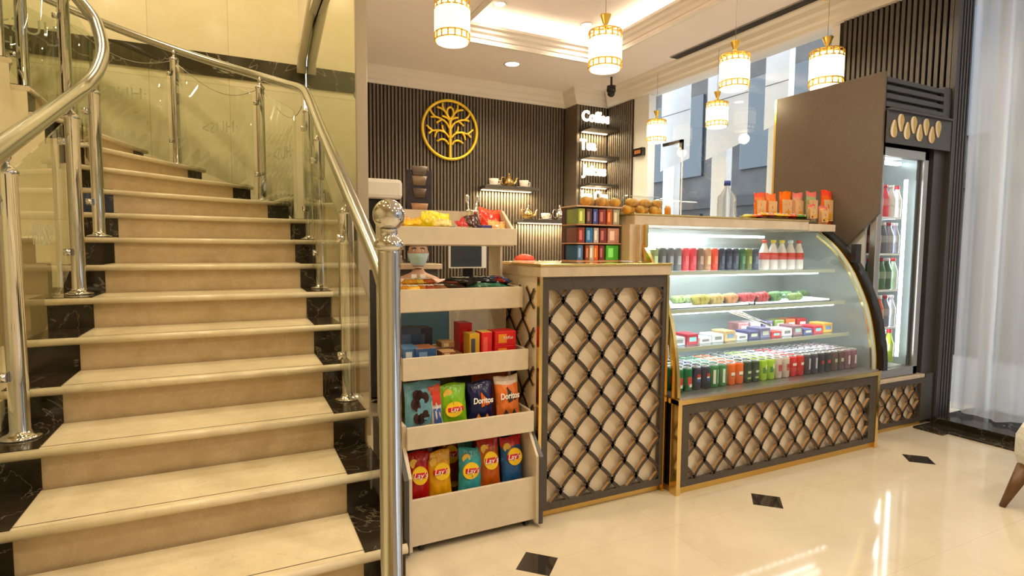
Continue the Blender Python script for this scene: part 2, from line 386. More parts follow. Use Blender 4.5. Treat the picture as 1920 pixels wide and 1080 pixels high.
# ceiling with the square coffer
X0, X1, Y0, Y1, ZC = 1.81, 3.33, 2.3, 4.89, 3.03
mb = MB()
mb.box(.66, -4, ZC, X0, 6.2, ZC+.08, M['plaster']); mb.box(X1, -4, ZC, 4.19, 6.2, ZC+.08, M['plaster'])
mb.box(X0, -4, ZC, X1, Y0, ZC+.08, M['plaster']); mb.box(X0, Y1, ZC, X1, 6.2, ZC+.08, M['plaster'])
structure(mb, 'ceiling')
structure(MB().box(X0-.35, Y0-.35, 3.27, X1+.35, Y1+.35, 3.30, M['plaster']).box(X0-.35, Y1+.30, ZC+.08, X1+.35, Y1+.35, 3.28, M['plaster']).box(X0-.35, Y0-.35, ZC+.08, X1+.35, Y0-.3, 3.28, M['plaster'])
          .box(X0-.35, Y0-.35, ZC+.08, X0-.3, Y1+.35, 3.28, M['plaster']).box(X1+.3, Y0-.35, ZC+.08, X1+.35, Y1+.35, 3.28, M['plaster']), 'ceiling_coffer')
structure(MB().box(4.19, -4, 3.03, 4.9, 2.08, 3.5, M['plaster']), 'ceiling_window_bay')
def run_profile(mb, prof, pts, m):
    """sweep (out, z) profile round a loop of plan points with their inward mitre directions"""
    n = len(pts); rows = [[(p[0]+d[0]*o, p[1]+d[1]*o, z) for o, z in prof] for p, d in pts]
    for a, b in zip(rows, rows[1:]):
        k = len(prof); mb.faces(a+b, [(i, i+1, k+i+1, k+i) for i in range(k-1)], m)
# coffer moulding: stepped cornice standing up round the opening
cm = [(-.045, 3.031), (-.045, 3.018), (-.005, 3.012), (.0, 3.05), (.012, 3.055), (.018, 3.085), (.040, 3.10), (.046, 3.125), (.07, 3.135), (.07, 3.16), (0, 3.165)]
mb = MB(); run_profile(mb, cm, [((X0, Y0), (1, 1)), ((X1, Y0), (-1, 1)), ((X1, Y1), (-1, -1)), ((X0, Y1), (1, -1)), ((X0, Y0), (1, 1))], M['cornice'])
structure(mb, 'trim_6')
# cove strips hidden behind the moulding: real LED strips
for nm, b in (('a', (X0-.1, Y0, 3.12, X0-.08, Y1, 3.135)), ('b', (X1+.08, Y0, 3.12, X1+.10, Y1, 3.135)), ('c', (X0, Y1+.08, 3.12, X1, Y1+.10, 3.135)), ('d', (X0, Y0-.1, 3.12, X1, Y0-.08, 3.135))):
    o = MB().box(*b, M['cove']).build('cove_strip')
    tag(o, 'warm light strip hidden on the %s edge of the ceiling coffer' % {'a': 'stair side', 'b': 'window side', 'c': 'logo wall', 'd': 'entrance'}[nm], 'light strip')
# wall cornice and the moulded beam over the window
wc = [(0, 2.87), (.02, 2.872), (.03, 2.90), (.05, 2.915), (.075, 2.955), (.10, 2.975), (.11, 3.01), (.135, 3.03)]
mb = MB(); run_profile(mb, wc, [((.722, 6.116), (0, -1)), ((3.735, 6.116), (-1, -1)), ((3.735, 5.856), (-1, -1)), ((4.19, 5.856), (-1, -1))], M['cornice'])
structure(mb, 'trim_7')
bc = [(0, 2.87), (.05, 2.872), (.06, 2.90), (.085, 2.915), (.10, 2.95), (.135, 2.965), (.15, 3.0), (.19, 3.012), (.20, 3.03)]
mb = MB(); run_profile(mb, bc, [((4.19, 5.856), (-1, -1)), ((4.19, -4), (-1, 0))], M['cornice']); mb.box(4.19, 2.08, 2.87, 4.34, 5.87, 3.1, M['cornice'])
structure(mb, 'trim_8')
o = MB().box(3.885, 2.6, 3.018, 3.985, 4.42, 3.029, M['grey_metal'])
for i in range(4): o.box(3.895+i*.022, 2.61, 3.012, 3.90+i*.022, 4.41, 3.02, M['charcoal'])
tag(o.build('air_slot_diffuser'), 'long narrow grey air slot in the ceiling beside the window beam', 'air vent')
# window along X = 4.19 with its frame, and the curtain bay further right
structure(MB().box(4.23, 2.9, .05, 4.238, 5.34, 2.87, M['glass']), 'window_1')
mb = MB().box(4.20, 5.10, 0, 4.30, 5.37, 2.87, M['white_metal'], .004)
for y in (2.88,): mb.box(4.20, y, 0, 4.27, y+.07, 2.87, M['white_metal'], .004)
mb.box(4.20, 2.88, 0, 4.27, 5.36, .08, M['white_metal'])
structure(mb, 'trim_9')
f = thing('glass_patch_fitting', 'black angular metal fitting fixed to the window glass', 'fitting', (4.215, 4.28, 2.32))
y0 = xat(1283, 260)  # reference only for reading the scene
mb = MB().box(4.20, 4.56, 2.252, 4.226, 4.86, 2.285, M['black'], .003).box(4.20, 4.56, 2.18, 4.226, 4.60, 2.285, M['black'], .003); mb.build('bracket', None, f)
MB().box(4.222, 4.575, .1, 4.232, 4.585, 2.2, M['white_metal']).build('edge_strip', None, f)
structure(MB().box(4.62, -4, .05, 4.63, 2.08, 3.45, M['glass']), 'window_2')
mb = MB()
for y in (-1.4, .2, 1.12, 1.98): mb.box(4.60, y, .05, 4.66, y+.06, 3.45, M['white_metal'])
structure(mb, 'trim_10')
mb = MB().box(4.13, -4, 0, 4.7, 2.07, .05, M['dark_marble'], .004).box(4.0, -4, 0, 4.13, 1.90, .012, M['dark_marble']).box(3.93, 1.90, 0, 4.2, 2.07, .012, M['dark_marble'])
structure(mb, 'baseboard_right')
# ------------------------------------------------------------------ street beyond the glass
ext = mat('pale_grey_render', (.06, .06, .062), .8, noise=.4, nscale=1.5); ext2 = mat('mid_grey_render', (.03, .031, .033), .8, noise=.3, nscale=2); exw = mat('white_render', (.86, .88, .92), .6)
structure(MB().box(4.9, -14, -.5, 30, 24, -.3, mat('street_paving', (.2, .2, .2), .8, noise=.2, nscale=2)), 'ground_street')
b = thing('office_building', 'grey building across the street with dark bands and white columns, seen through the shop window', 'building', (9, 8, -.3))
mb = MB().box(9, 2.4, -.3, 12, 24, 9, ext); mb.build('facade', None, b)
mb = MB()
for k in range(1): mb.box(8.9, 2.4, 2.0+k*2.6, 9.0, 24, 2.2+k*2.6, ext2)
mb.build('dark_band', None, b)
for i in range(7):
    y = 2.6+i*3.0
    MB().box(8.93, y+.5, 2.7, 9.01, y+2.5, 4.4, M['screen'], .01).build('window', None, b)
    MB().box(8.93, y+.5, -.2, 9.01, y+2.5, 1.9, ext2, .01).build('shutter', None, b)
def fabric(name, c):
    m = bpy.data.materials.new(name); m.use_nodes = True; nt = m.node_tree; nt.nodes.clear()
    o = nt.nodes.new('ShaderNodeOutputMaterial'); a = nt.nodes.new('ShaderNodeBsdfDiffuse'); b = nt.nodes.new('ShaderNodeBsdfTranslucent'); x = nt.nodes.new('ShaderNodeMixShader')
    a.inputs[0].default_value = (*c, 1); b.inputs[0].default_value = (*c, 1); x.inputs[0].default_value = .65
    nt.links.new(a.outputs[0], x.inputs[1]); nt.links.new(b.outputs[0], x.inputs[2]); nt.links.new(x.outputs[0], o.inputs[0]); return m
BAN = fabric('backlit_banner_cloth', (.97, .98, 1.0))
banner_specs = [  # far edge Y, near edge Y, z bottom at far and near edge
    (5.525, 5.036, 2.10, 2.195, 'white hanging street banner nearest the menu corner, behind the black glass fitting'),
    (4.778, 4.22, 2.141, 2.266, 'white hanging street banner behind the two stacked pendant lamps'),
    (4.016, 3.752, 2.33, 2.385, 'white hanging street banner left of the brown cabinet panel')]
XB = 4.75
structure(MB().box(4.735, 2.9, 3.895, 4.77, 5.9, 3.94, exw).box(4.3, 2.9, 3.9, 4.76, 2.94, 3.94, exw).box(4.3, 5.86, 3.9, 4.76, 5.9, 3.94, exw).box(4.2, 2.8, 3.1, 4.32, 6.0, 4.0, exw), 'trim_11')
for ya, yb, za, zb, lab in banner_specs:
    o = MB().prism([(ya, za), (yb, zb), (yb, 3.9), (ya, 3.9)], 'x', XB, XB+.004, BAN)
    for k in range(2): o.box(XB-.004, yb, 2.75+k*.5, XB, ya, 2.756+k*.5, ext)
    tag(o.build('banner'), lab, 'banner', 'white banners hanging outside the window')
for i, (y, lab) in enumerate([(5.63, 'white street post farthest left behind the glass'), (4.82, 'white street post in the middle of the window, behind the water bottle'), (4.07, 'white street post beside the brown cabinet panel')]):
    o = MB().box(4.90, y-.19, -.3, 5.0, y+.02, 3.9, exw, .01)
    tag(o.build('post'), lab, 'post', 'white posts outside the window')
b = thing('pale_building', 'pale tiled building seen through the sheer curtain', 'building', (8, -3, -.3))
MB().box(8.2, -9, -.3, 10, 2.2, 9, mat('pale_tile_facade', (.34, .35, .37), .7, noise=.2, nscale=1.2)).build('facade', None, b)
MB().box(8.1, -9, -.3, 8.2, 2.2, 1.9, ext).build('lower_wall', None, b)
for i in range(6):
    for j in range(3):
        MB().box(8.12, .2+i*.34, 2.9+j*.42, 8.2, .36+i*.34, 3.15+j*.42, ext2).build('window', None, b)
# ------------------------------------------------------------------ sheer curtain
def curtain(y0, y1, x, seed, label):
    rnd = random.Random(seed); n = 160; rows = 14; mb = MB(); vs = []; fs = []
    ph = [rnd.uniform(0, 6.3) for _ in range(5)]
    for j in range(rows):
        f = j/(rows-1); z = .068 + f*3.2
        for i in range(n+1):
            u = i/n; y = y0+(y1-y0)*u
            a = .022*sin(34*u*(y0-y1)/.9+ph[0]) + .012*sin(61*u*(y0-y1)/.9+ph[1]+f*.8) + .01*sin(13*u+ph[2]+f)
            vs.append((x+a*(1-.25*f), y, z+(.012*sin(9*u+ph[3])+.02*u if j == 0 else 0)))
    for j in range(rows-1):
        for i in range(n): fs.append((j*(n+1)+i, j*(n+1)+i+1, (j+1)*(n+1)+i+1, (j+1)*(n+1)+i))
    mb.faces(vs, fs, M['sheer'], True)
    return tag(mb.build('curtain'), label, 'curtain', 'sheer curtains')
m = bpy.data.materials.new('sheer_voile'); m.use_nodes = True; nt = m.node_tree; nt.nodes.clear()
o_ = nt.nodes.new('ShaderNodeOutputMaterial'); tr = nt.nodes.new('ShaderNodeBsdfTransparent'); df = nt.nodes.new('ShaderNodeBsdfDiffuse'); tl = nt.nodes.new('ShaderNodeBsdfTranslucent'); a1 = nt.nodes.new('ShaderNodeMixShader'); a2 = nt.nodes.new('ShaderNodeMixShader')
df.inputs[0].default_value = (.85, .86, .88, 1); tl.inputs[0].default_value = (.88, .88, .90, 1); a1.inputs[0].default_value = .6
lw = nt.nodes.new('ShaderNodeLayerWeight'); lw.inputs[0].default_value = .35; mr = nt.nodes.new('ShaderNodeMapRange'); mr.inputs['To Min'].default_value = .66; mr.inputs['To Max'].default_value = .95
nt.links.new(lw.outputs['Facing'], mr.inputs['Value']); nt.links.new(mr.outputs[0], a2.inputs[0])
nt.links.new(df.outputs[0], a1.inputs[1]); nt.links.new(tl.outputs[0], a1.inputs[2]); nt.links.new(tr.outputs[0], a2.inputs[1]); nt.links.new(a1.outputs[0], a2.inputs[2]); nt.links.new(a2.outputs[0], o_.inputs[0])
M['sheer'] = m
curtain(2.062, 1.42, 4.35, 1, 'sheer white curtain hanging next to the slatted column')
curtain(1.50, -.6, 4.42, 2, 'wide sheer white curtain at the right edge, behind the armchair')

# ================================================================== STAIRS
RZ = .149; CX, CY = -1.07, 4.07; RI, RIC, ROC, RO = .27, .45, 1.45, 1.62
XI, XIC, XOC, XO = -.80, -.62, .36, .50; TH0, DTH = 8, 16.6
def line(s, r_in, r_out, xi, xo):
    """the two ends of a nosing line; s counts risers, 9 and up wind round the pivot"""
    if s <= 8: y = 1.5+.305*s; return (xi, y), (xo, y)
    if s >= 9:
        t = math.radians(TH0+DTH*(s-9)); return (CX+r_in*cos(t), CY+r_in*sin(t)), (CX+r_out*cos(t), CY+r_out*sin(t))
    a, b = line(8, r_in, r_out, xi, xo), line(9, r_in, r_out, xi, xo); f = s-8
    return tuple((p[0]*(1-f)+q[0]*f, p[1]*(1-f)+q[1]*f) for p, q in zip(a, b))
def slab(mb, s0, s1, rr, z0, z1, m, cut=0):
    n = 1 if s1 <= 8.01 else 5
    A = [line(s0+(s1-s0)*i/n, *rr) for i in range(n+1)]
    poly = [a[0] for a in A] + [a[1] for a in A][::-1]
    mb.prism(poly, 'z', z0, z1, m)
FULL = (RI, RO, XI, XO); MID = (RIC, ROC, XIC, XOC); LFT = (RI, RIC, XI, XIC); RGT = (ROC, RO, XOC, XO)
st = thing('staircase', 'curving cream marble staircase with dark marble borders at both ends of every step', 'staircase', (0, 1.8, 0))
LAST = 22
for k in range(1, LAST+1):
    zt = k*RZ; mb = MB()
    ov = .075 if k < 9 else .06
    # tread slab with its rounded nosing
    slab(mb, k, k+1.02, FULL, zt-.032, zt, M['tread'])
    a, b = line(k, *FULL)
    mb.tube([(a[0], a[1], zt-.016), (b[0], b[1], zt-.016)], .016, M['tread'], 12)
    tr_ = mb.build('tread', None, st)
    if k <= 5:
        a, b = (XIC, 1.5+.305*k+.022), (XOC, 1.5+.305*k+.022)
        MB().box(a[0], a[1], zt-.002, b[0], a[1]+.003, zt+.0008, M['seam']).build('joint_line', None, tr_)
    mb = MB(); slab(mb, k+ov, k+1.02, FULL, (0 if k < 9 else zt-.42), zt-.032, M['riser']); ri = mb.build('riser', None, st)
    for nm, rr in (('dark_border_left', LFT), ('dark_border_right', RGT)):
        mb = MB(); slab(mb, k+.012, k+1.0+ov, rr, zt-.001, zt+.003, M['dark_marble'])
        mb.build('dark_border', None, tr_)
        mb = MB()
        A = line(k+ov, *rr); B = line(k+ov-.012, *rr)
        mb.prism([A[0], A[1], B[1], B[0]], 'z', max(0, zt-RZ), zt-.032, M['dark_marble']); mb.build('dark_tile', None, ri)
# core wall inside the turn, and the plastered side under the upper flight
mb = MB(); pts = [(XI+.0, 1.9), (XI, 4.07)] + [(CX+.262*cos(t), CY+.262*sin(t)) for t in [math.radians(a) for a in range(0, 181, 15)]] + [(CX-.262, 1.9)]
mb = MB().prism([(p[0]-.012, p[1]) for p in pts], 'z', 0, .55, M['wall']); mb.build('stair_side_wall', None, st)
mb = MB()
for k in range(9, LAST+1):
    t0, t1 = math.radians(TH0+DTH*(k-9)), math.radians(TH0+DTH*(k-8)); r_ = .262
    vs = []
    for t in (t0, (t0+t1)/2, t1): vs.append((CX+r_*cos(t), CY+r_*sin(t)))
    for a, b in zip(vs, vs[1:]):
        mb.faces([(a[0], a[1], 0 if k < 12 else k*RZ-.9), (b[0], b[1], 0 if k < 12 else k*RZ-.9), (b[0], b[1], k*RZ-.035), (a[0], a[1], k*RZ-.035)], [(0, 1, 2, 3)], M['wall'])
mb.build('inner_string', None, st)
# rails -----------------------------------------------------------
def z_wind(th): return RZ*(9+(th-TH0)/DTH)
def smooth_path(P, n=6):
    out = []
    for i in range(len(P)-1):
        p0, p1, p2, p3 = [Vector(P[max(0, min(len(P)-1, j))]) for j in (i-1, i, i+1, i+2)]
        for k in range(n):
            t = k/n; out.append(.5*((2*p1)+(p2-p0)*t+(2*p0-5*p1+4*p2-p3)*t*t+(3*p1-p0-3*p2+p3)*t**3))
    out.append(Vector(P[-1])); return out
ZOUT = lambda Y: 1.135+.516*(Y-2.137)
out_path = [(.44, 1.765, .945), (.462, 1.93, 1.03), (.47, 2.137, 1.135), (.47, 2.81, 1.486), (.47, 3.5, 1.84), (.475, 4.0, 2.10)]
for th in range(10, 175, 12): t = math.radians(th); out_path.append((CX+1.56*cos(t), CY+1.56*sin(t), z_wind(th)+.90))
in_path = [(-.71, 1.6, 1.09), (-.71, 2.1, 1.295), (-.71, 2.53, 1.473), (-.715, 3.1, 1.695), (-.725, 3.6, 1.885), (-.718, 3.88, 2.005), (-.688, 4.06, 2.14), (-.680, 4.22, 2.305), (-.716, 4.36, 2.465), (-.775, 4.46, 2.60)]
for th in range(78, 190, 14): t = math.radians(th); in_path.append((CX+.50*cos(t), CY+.50*sin(t), z_wind(th)+.88))
def rail(name, path, r, label, root_loc):
    t = thing(name, label, 'handrail', root_loc)
    MB().tube(smooth_path(path), r, M['chrome2'], 20).build('rail_tube', None, t); return t
outer = rail('handrail', out_path, .031, 'outer polished steel handrail with glass panels, rising from the ball-topped newel post', (.47, 1.93, .15))
inner = rail('handrail', in_path, .036, 'inner polished steel handrail with glass panels, sweeping up at the left edge', (-.71, 1.9, .15))
def path_z(path, x, y):
    P = smooth_path(path, 12); q = min(P, key=lambda p: (p.x-x)**2+(p.y-y)**2); return q.z
def post(root, x, y, zb, path, r=.031, disc=1):
    zt = path_z(path, x, y)
    mb = MB().lathe([(0, 0), (.062, 0), (.062, .006), (.045, .014), (r+.004, .02), (r, .03), (r, zt-zb-.10), (r+.005, zt-zb-.098), (r+.005, zt-zb-.085), (r-.004, zt-zb-.075), (.012, zt-zb-.06), (.010, zt-zb-.05), (.017, zt-zb-.04), (.017, zt-zb-.028), (.006, zt-zb-.018), (.006, zt-zb-.004), (0, zt-zb-.004)], (x, y, zb), M['chrome'], 20)
    p = mb.build('post', None, root)
    for h in (.22, .78):
        z = zb+(zt-zb)*h
        MB().tube([(x-r-.02, y-.03, z), (x-r+.01, y-.03, z)], .018, M['chrome'], 12).build('glass_clamp', None, p)
    return p
def pol(r, th): t = math.radians(th); return CX+r*cos(t), CY+r*sin(t)
outs = [(.46, 2.63, 3), (.47, 3.57, 6), (.47, 4.06, 8)] + [(*pol(1.53, th), k) for th, k in ((33, 10), (64, 12), (93, 14), (126, 16))]
ins = [(-.71, 2.58, 3), (-.712, 3.55, 6), (-.70, 4.02, 8), (*pol(.45, 70), 12), (*pol(.45, 98), 14), (*pol(.45, 112), 15), (*pol(.45, 150), 17)]
for x, y, k in outs: post(outer, x, y, k*RZ+.003, out_path)
for x, y, k in ins: post(inner, x, y, k*RZ+.003, in_path)
def glass_panel(root, P0, P1, z0a, z0b, z1a, z1b, txt=True, arc=None):
    mb = MB(); n = 1
    pts = [P0, P1] if not arc else [pol(arc[0], arc[1]+(arc[2]-arc[1])*i/8) for i in range(9)]
    n = len(pts)-1; d = .004
    for i in range(n):
        a, b = pts[i], pts[i+1]; f0, f1 = i/n, (i+1)/n
        nx, ny = (b[1]-a[1]), -(b[0]-a[0]); L = math.hypot(nx, ny); nx, ny = nx/L*d, ny/L*d
        za, zb, ya, yb = z0a+(z0b-z0a)*f0, z0a+(z0b-z0a)*f1, z1a+(z1b-z1a)*f0, z1a+(z1b-z1a)*f1
        v = [(a[0]-nx, a[1]-ny, za), (b[0]-nx, b[1]-ny, zb), (b[0]-nx, b[1]-ny, yb), (a[0]-nx, a[1]-ny, ya), (a[0]+nx, a[1]+ny, za), (b[0]+nx, b[1]+ny, zb), (b[0]+nx, b[1]+ny, yb), (a[0]+nx, a[1]+ny, ya)]
        fs = [(0, 1, 2, 3), (7, 6, 5, 4), (3, 2, 6, 7), (0, 4, 5, 1)]
        if i == 0: fs.append((0, 3, 7, 4))
        if i == n-1: fs.append((1, 5, 6, 2))
        mb.faces(v, fs, M['rail_glass'], bool(arc))
    bmesh.ops.remove_doubles(mb.bm, verts=mb.bm.verts, dist=1e-5)
    g = mb.build('glass_panel', None, root)
    if txt:
        i = n//2; a, b = (pts[0], pts[1]) if n == 1 else (pts[i-1], pts[i+1]); mx, my = (a[0]+b[0])/2, (a[1]+b[1])/2
        ang = math.atan2(b[1]-a[1], b[0]-a[0]); zc = (z0a+z0b+z1a+z1b)/4+.02
        lettering('\u00b7HUS>', Vector((mx+.012*sin(ang), my-.012*cos(ang), zc))-world_loc(root), .13, M['etch'], root, (PI/2, 0, ang), .0006)
    return g
ys = [2.0, 2.63, 3.57, 4.06]
for a, b in zip(ys, ys[1:]):
    za, zb = (a-1.5)*.4885+.02, (b-1.5)*.4885+.02
    glass_panel(outer, (.43, a+.03), (.43, b-.03), za, zb, ZOUT(a)-.11, ZOUT(b)-.11, txt=b-a > .8)
for a, b in ((6, 33), (33, 64), (64, 93), (93, 126)):
    glass_panel(outer, None, None, z_wind(a)-.02, z_wind(b)-.02, z_wind(a)+.76, z_wind(b)+.76, True, (1.49, a+1.5, b-1.5))
for (a, b) in ((1.75, 2.58), (2.58, 3.55)):
    za, zb = (a-1.5)*.4885+.02, (b-1.5)*.4885+.02
    glass_panel(inner, (-.745, a+.03), (-.745, b-.03), za, zb, path_z(in_path, -.71, a)-.13, path_z(in_path, -.71, b)-.13)
for a, b in ((30, 70), (70, 112), (112, 150)):
    glass_panel(inner, None, None, z_wind(a)-.05, z_wind(b)-.05, z_wind(a)+.78, z_wind(b)+.78, a >= 70, (.42, a+3, b-3))
# sagging cable of fairy lights under the outer rail
for i, (a, b, lab) in enumerate([(33, 64, 'thin cable sagging between the two middle posts of the outer rail'), (4, 31, 'thin cable sagging near the mirror end of the outer rail'), (64, 93, 'thin cable sagging at the top of the outer rail')]):
    pts = []
    for k in range(17):
        f = k/16; th = a+(b-a)*f; x, y = pol(1.515, th); pts.append((x, y, z_wind(th)+.80-.13*sin(PI*f)))
    tag(MB().tube(pts, .0028, M['grey_metal'], 6).build('cable'), lab, 'cable', 'cables under the handrail')
# newel
nw = thing('newel_post', 'thick polished steel newel post with a ball on top at the foot of the stairs', 'post', (.430, 1.735, 0))
MB().lathe([(0, 0), (.062, 0), (.062, .01), (.0345, .02), (.0345, 1.13), (.0345, 1.145)], (.430, 1.735, 0), M['chrome'], 32).build('shaft', None, nw)
MB().lathe([(.036, 1.14), (.045, 1.142), (.047, 1.155), (.040, 1.172), (.028, 1.18), (.026, 1.20), (.03, 1.204)], (.430, 1.735, 0), M['chrome'], 32).build('collar', None, nw)
MB().ball((.430, 1.735, 1.247), .0495, M['chrome'], 40).build('ball', None, nw)
MB().lathe([(0, 0), (.018, 0), (.02, .008), (.014, .02), (0, .022)], (0, 0, 0), M['chrome'], 16).build('rail_cap', None, nw).matrix_local = Matrix.Translation((.036, -.01, 1.15)) @ Matrix.Rotation(PI/2, 4, 'Y')

# ================================================================== LIGHT FITTINGS
def downlight(x, y, z, lab, r=.075):
    t = thing('downlight', lab, 'ceiling light', (x, y, z))
    MB().lathe([(r, 0), (r+.014, 0), (r+.016, -.006), (r, -.008), (r-.004, -.003)], (x, y, z), M['white'], 28).build('ring', None, t)
    MB().lathe([(0, -.004), (r-.004, -.004), (r-.002, 0), (0, 0)], (x, y, z), M['lampglow'], 28).build('diffuser', None, t)
downlight(2.61, 5.33, 3.03, 'round white downlight in the flat ceiling between the logo and the coffer')
downlight(2.134, 4.616, 3.27, 'round downlight inside the ceiling coffer, nearer the stairs', .05)
downlight(3.062, 4.652, 3.27, 'round downlight inside the ceiling coffer, behind the big pendant', .05)
downlight(2.852, 4.0, 3.27, 'round downlight inside the ceiling coffer, half behind the pendant cable', .05)
for i, (x, y) in enumerate(LOBBY_FILL): downlight(x, y, 3.03, 'added fill downlight in the unseen lobby ceiling before the counters, %s' % ['above the snack rack', 'over the black floor diamonds', 'before the drinks fridge', 'left of the middle', 'farther back', 'nearest the entrance', 'beside the window bay'][i])  # fixtures made up to carry the lobby fill spots
# crystal pendants
def pendant(x, y, zb, zc, lab, r=.1, h=.235):
    """zb bottom of the shade, zc ceiling"""
    t = thing('pendant_lamp', lab, 'pendant lamp', (x, y, zb), 'crystal pendant lamps')
    c = (x, y, zb)
    k = r/.1
    mb = MB(); n = 16
    for i in range(n):
        a = 2*PI*i/n; R0 = r*1.02
        for (z0, z1) in ((.055, .105), (.110, .160), (.165, .205)):
            q = []
            for a_ in (a-.17, a, a+.17): q.append((x+R0*cos(a_)*(1.0 if a_ != a else 1.045), y+R0*sin(a_)*(1.0 if a_ != a else 1.045)))
            mb.faces([(p[0], p[1], zb+z) for z in (z0*h/.235, z1*h/.235) for p in q], [(0, 1, 4, 3), (1, 2, 5, 4)], M['crystal'])
    mb.lathe([(r*.96, .03), (r*.96, .215*h/.235)], c, M['crystal'], 24).build('crystal_shade', None, t)
    mb = MB()
    for (z0, z1) in ((.012*k, .052*k), (h-.045*k, h)):
        if z0 > .1: mb.build('gold_band', None, t); mb = MB()
        for z in (z0, z1): mb.tube([(x+r*1.03*cos(2*PI*i/24), y+r*1.03*sin(2*PI*i/24), zb+z) for i in range(24)], .0042*k, M['gold2'], 6, closed=True)
        for i in range(n): a = 2*PI*(i+.5)/n; mb.tube([(x+r*1.03*cos(a), y+r*1.03*sin(a), zb+z0), (x+r*1.03*cos(a), y+r*1.03*sin(a), zb+z1)], .0046*k, M['gold2'], 6)
    for i in range(8): a = 2*PI*i/8; mb.tube([(x, y, zb+h+.012), (x+r*1.03*cos(a), y+r*1.03*sin(a), zb+h)], .0065*k, M['gold2'], 6)
    mb.build('gold_band', None, t)
    MB().lathe([(0, 0), (r*.93, .0), (r*.95, .012), (r*.93, .02), (0, .02)], c, M['diffuser'], 24).build('diffuser', None, t)
    MB().lathe([(0, h+.004), (.03*k, h+.006), (.018*k, h+.03), (.012*k, h+.045), (.018*k, h+.055), (.034*k, h+.098), (.036*k, h+.102), (0, h+.092)], c, M['gold2'], 16).build('crown', None, t)
    MB().tube([(x, y, zb+h+.09), (x, y, zc-.02)], .002, M['grey_metal'], 6).build('cable', None, t)
    MB().lathe([(0, 0), (.045, 0), (.045, -.018), (.035, -.024), (0, -.024)], (x, y, zc), M['gold2'], 20).build('ceiling_cap', None, t)
    lamp('POINT', (x, y, zb+.12), 20, (1, .78, .46), .03)
    lamp('POINT', (x, y, zb-.07), 4.0, (1, .78, .46), .05)
PD = [((848, 81), 3.25, 3.03, 'crystal pendant lamp with gold bands nearest the stairs, its top cut off by the picture', .097),
      ((1134, 132), 3.5, 3.27, 'big crystal pendant lamp hanging in front of the coffer corner', .098),
      ((1376, 168), 4.07, 3.03, 'crystal pendant lamp in front of the window, upper one of the two close together', .098),
      ((1364, 242), 5.3, 3.03, 'small crystal pendant lamp in front of the window, lower one of the two close together', .093),
      ((1234, 268), 6.0, 3.03, 'small crystal pendant lamp nearest the menu shelves', .095),
      ((1551, 180), 4.45, 3.03, 'crystal pendant lamp half hidden behind the top of the brown cabinet panel', .112)]
for (px, py), dep, zc, lab, r in PD:
    d = RT*((px-960)/FPX) - UP*((py-540)/FPX) + fwd; p = EYE + d*dep
    x, y = p.x, p.y
    if px > 1500: x, y = 4.02, 2.905*4.02/4.09; 
    if px in (1234, 1364): x = min(x, 4.05)
    pendant(x, y, p.z, zc, lab, r, .235*r/.098 if px > 1200 else .23)
# camera dome on the ceiling
t = thing('security_camera', 'small black camera fixed to the ceiling in front of the menu corner', 'security camera', at(1146, 172, 5.2))
x, y, z = at(1146, 172, 5.2)
MB().tube([(x, y, z+.0), (x, y, 3.02)], .012, M['black'], 8).lathe([(0, .06), (.05, .06), (.05, 0), (.02, -.01), (0, -.01)], (x, y, z), M['black'], 16).build('mount', None, t)
MB().ball((x, y, z-.02), .042, M['black'], 16, (1, 1, .9)).build('dome', None, t)

# ================================================================== LOGO AND MENU CORNER
t = thing('wall_emblem', 'round gold emblem of a branching tree on the slatted wall', 'sign', (2.213, 6.10, 2.46))
R_ = .322; ox, oz = 2.213, 2.462
mb = MB().tube([(ox+R_*cos(2*PI*i/64), 6.095, oz+R_*sin(2*PI*i/64)) for i in range(64)], .0165, M['emblem'], 10, closed=True); mb.build('ring', None, t)
BR = [[(515, 980), (517, 800), (520, 600), (520, 380)], [(490, 765), (450, 712), (385, 692), (310, 730)], [(495, 655), (430, 585), (330, 560), (235, 572), (150, 500)], [(240, 572), (180, 625)], [(335, 565), (295, 600), (275, 675)], [(440, 590), (400, 540), (393, 475)],
      [(508, 520), (450, 430), (375, 385), (290, 362), (210, 372)], [(285, 365), (225, 300), (200, 240)], [(385, 395), (345, 420), (300, 455)], [(518, 410), (470, 360), (385, 335)], [(490, 350), (440, 270), (380, 225), (310, 210)], [(435, 265), (400, 200), (400, 140)], [(520, 380), (468, 300), (475, 220), (520, 185)]]
mb = MB()
for b in BR:
    for sgn in (1, -1):
        P_ = [(ox + sgn*(u-517)/430*R_, 6.095, oz+(540-v)/450*R_) for u, v in b]
        mb.tube(smooth_path(P_, 5), .0125 if b is not BR[0] else .016, M['emblem'], 8)
mb.build('tree', None, t)
lamp('SPOT', (2.25, 5.75, 2.98), 40, (1, .82, .45), .03, rot=(math.radians(-20), 0, 0), spot=70)

def led_shelf(name, lab, x0, x1, y0, y1, z, th=.035, en=12, back=True, cat='shelf', group=None):
    t = thing(name, lab, cat, ((x0+x1)/2, y1, z), group)
    MB().box(x0, y0, z-th, x1, y1, z, M['slat_grey'], .003).build('board', None, t)
    MB().box(x0+.03, y1-.06, z-th-.01, x1-.03, y1-.02, z-th, M['led_warm']).build('led_strip', None, t)
    lamp('AREA', ((x0+x1)/2, y1-.07, z-th-.015), en, (1, .78, .45), x1-x0-.06, size_y=.03)
    return t
led_shelf('wall_shelf', 'upper lit shelf on the slatted wall, holding a gold teapot between two cups', 2.56, 3.26, 5.90, 6.116, 1.855)
led_shelf('wall_shelf', 'lower lit shelf on the slatted wall, holding a gold and a silver teapot', 3.04, 3.725, 5.90, 6.116, 1.485)
SH = [(2.575, 'Coffee'), (2.245, 'Tea'), (1.915, 'Juices'), (1.59, 'Ice Cream')]
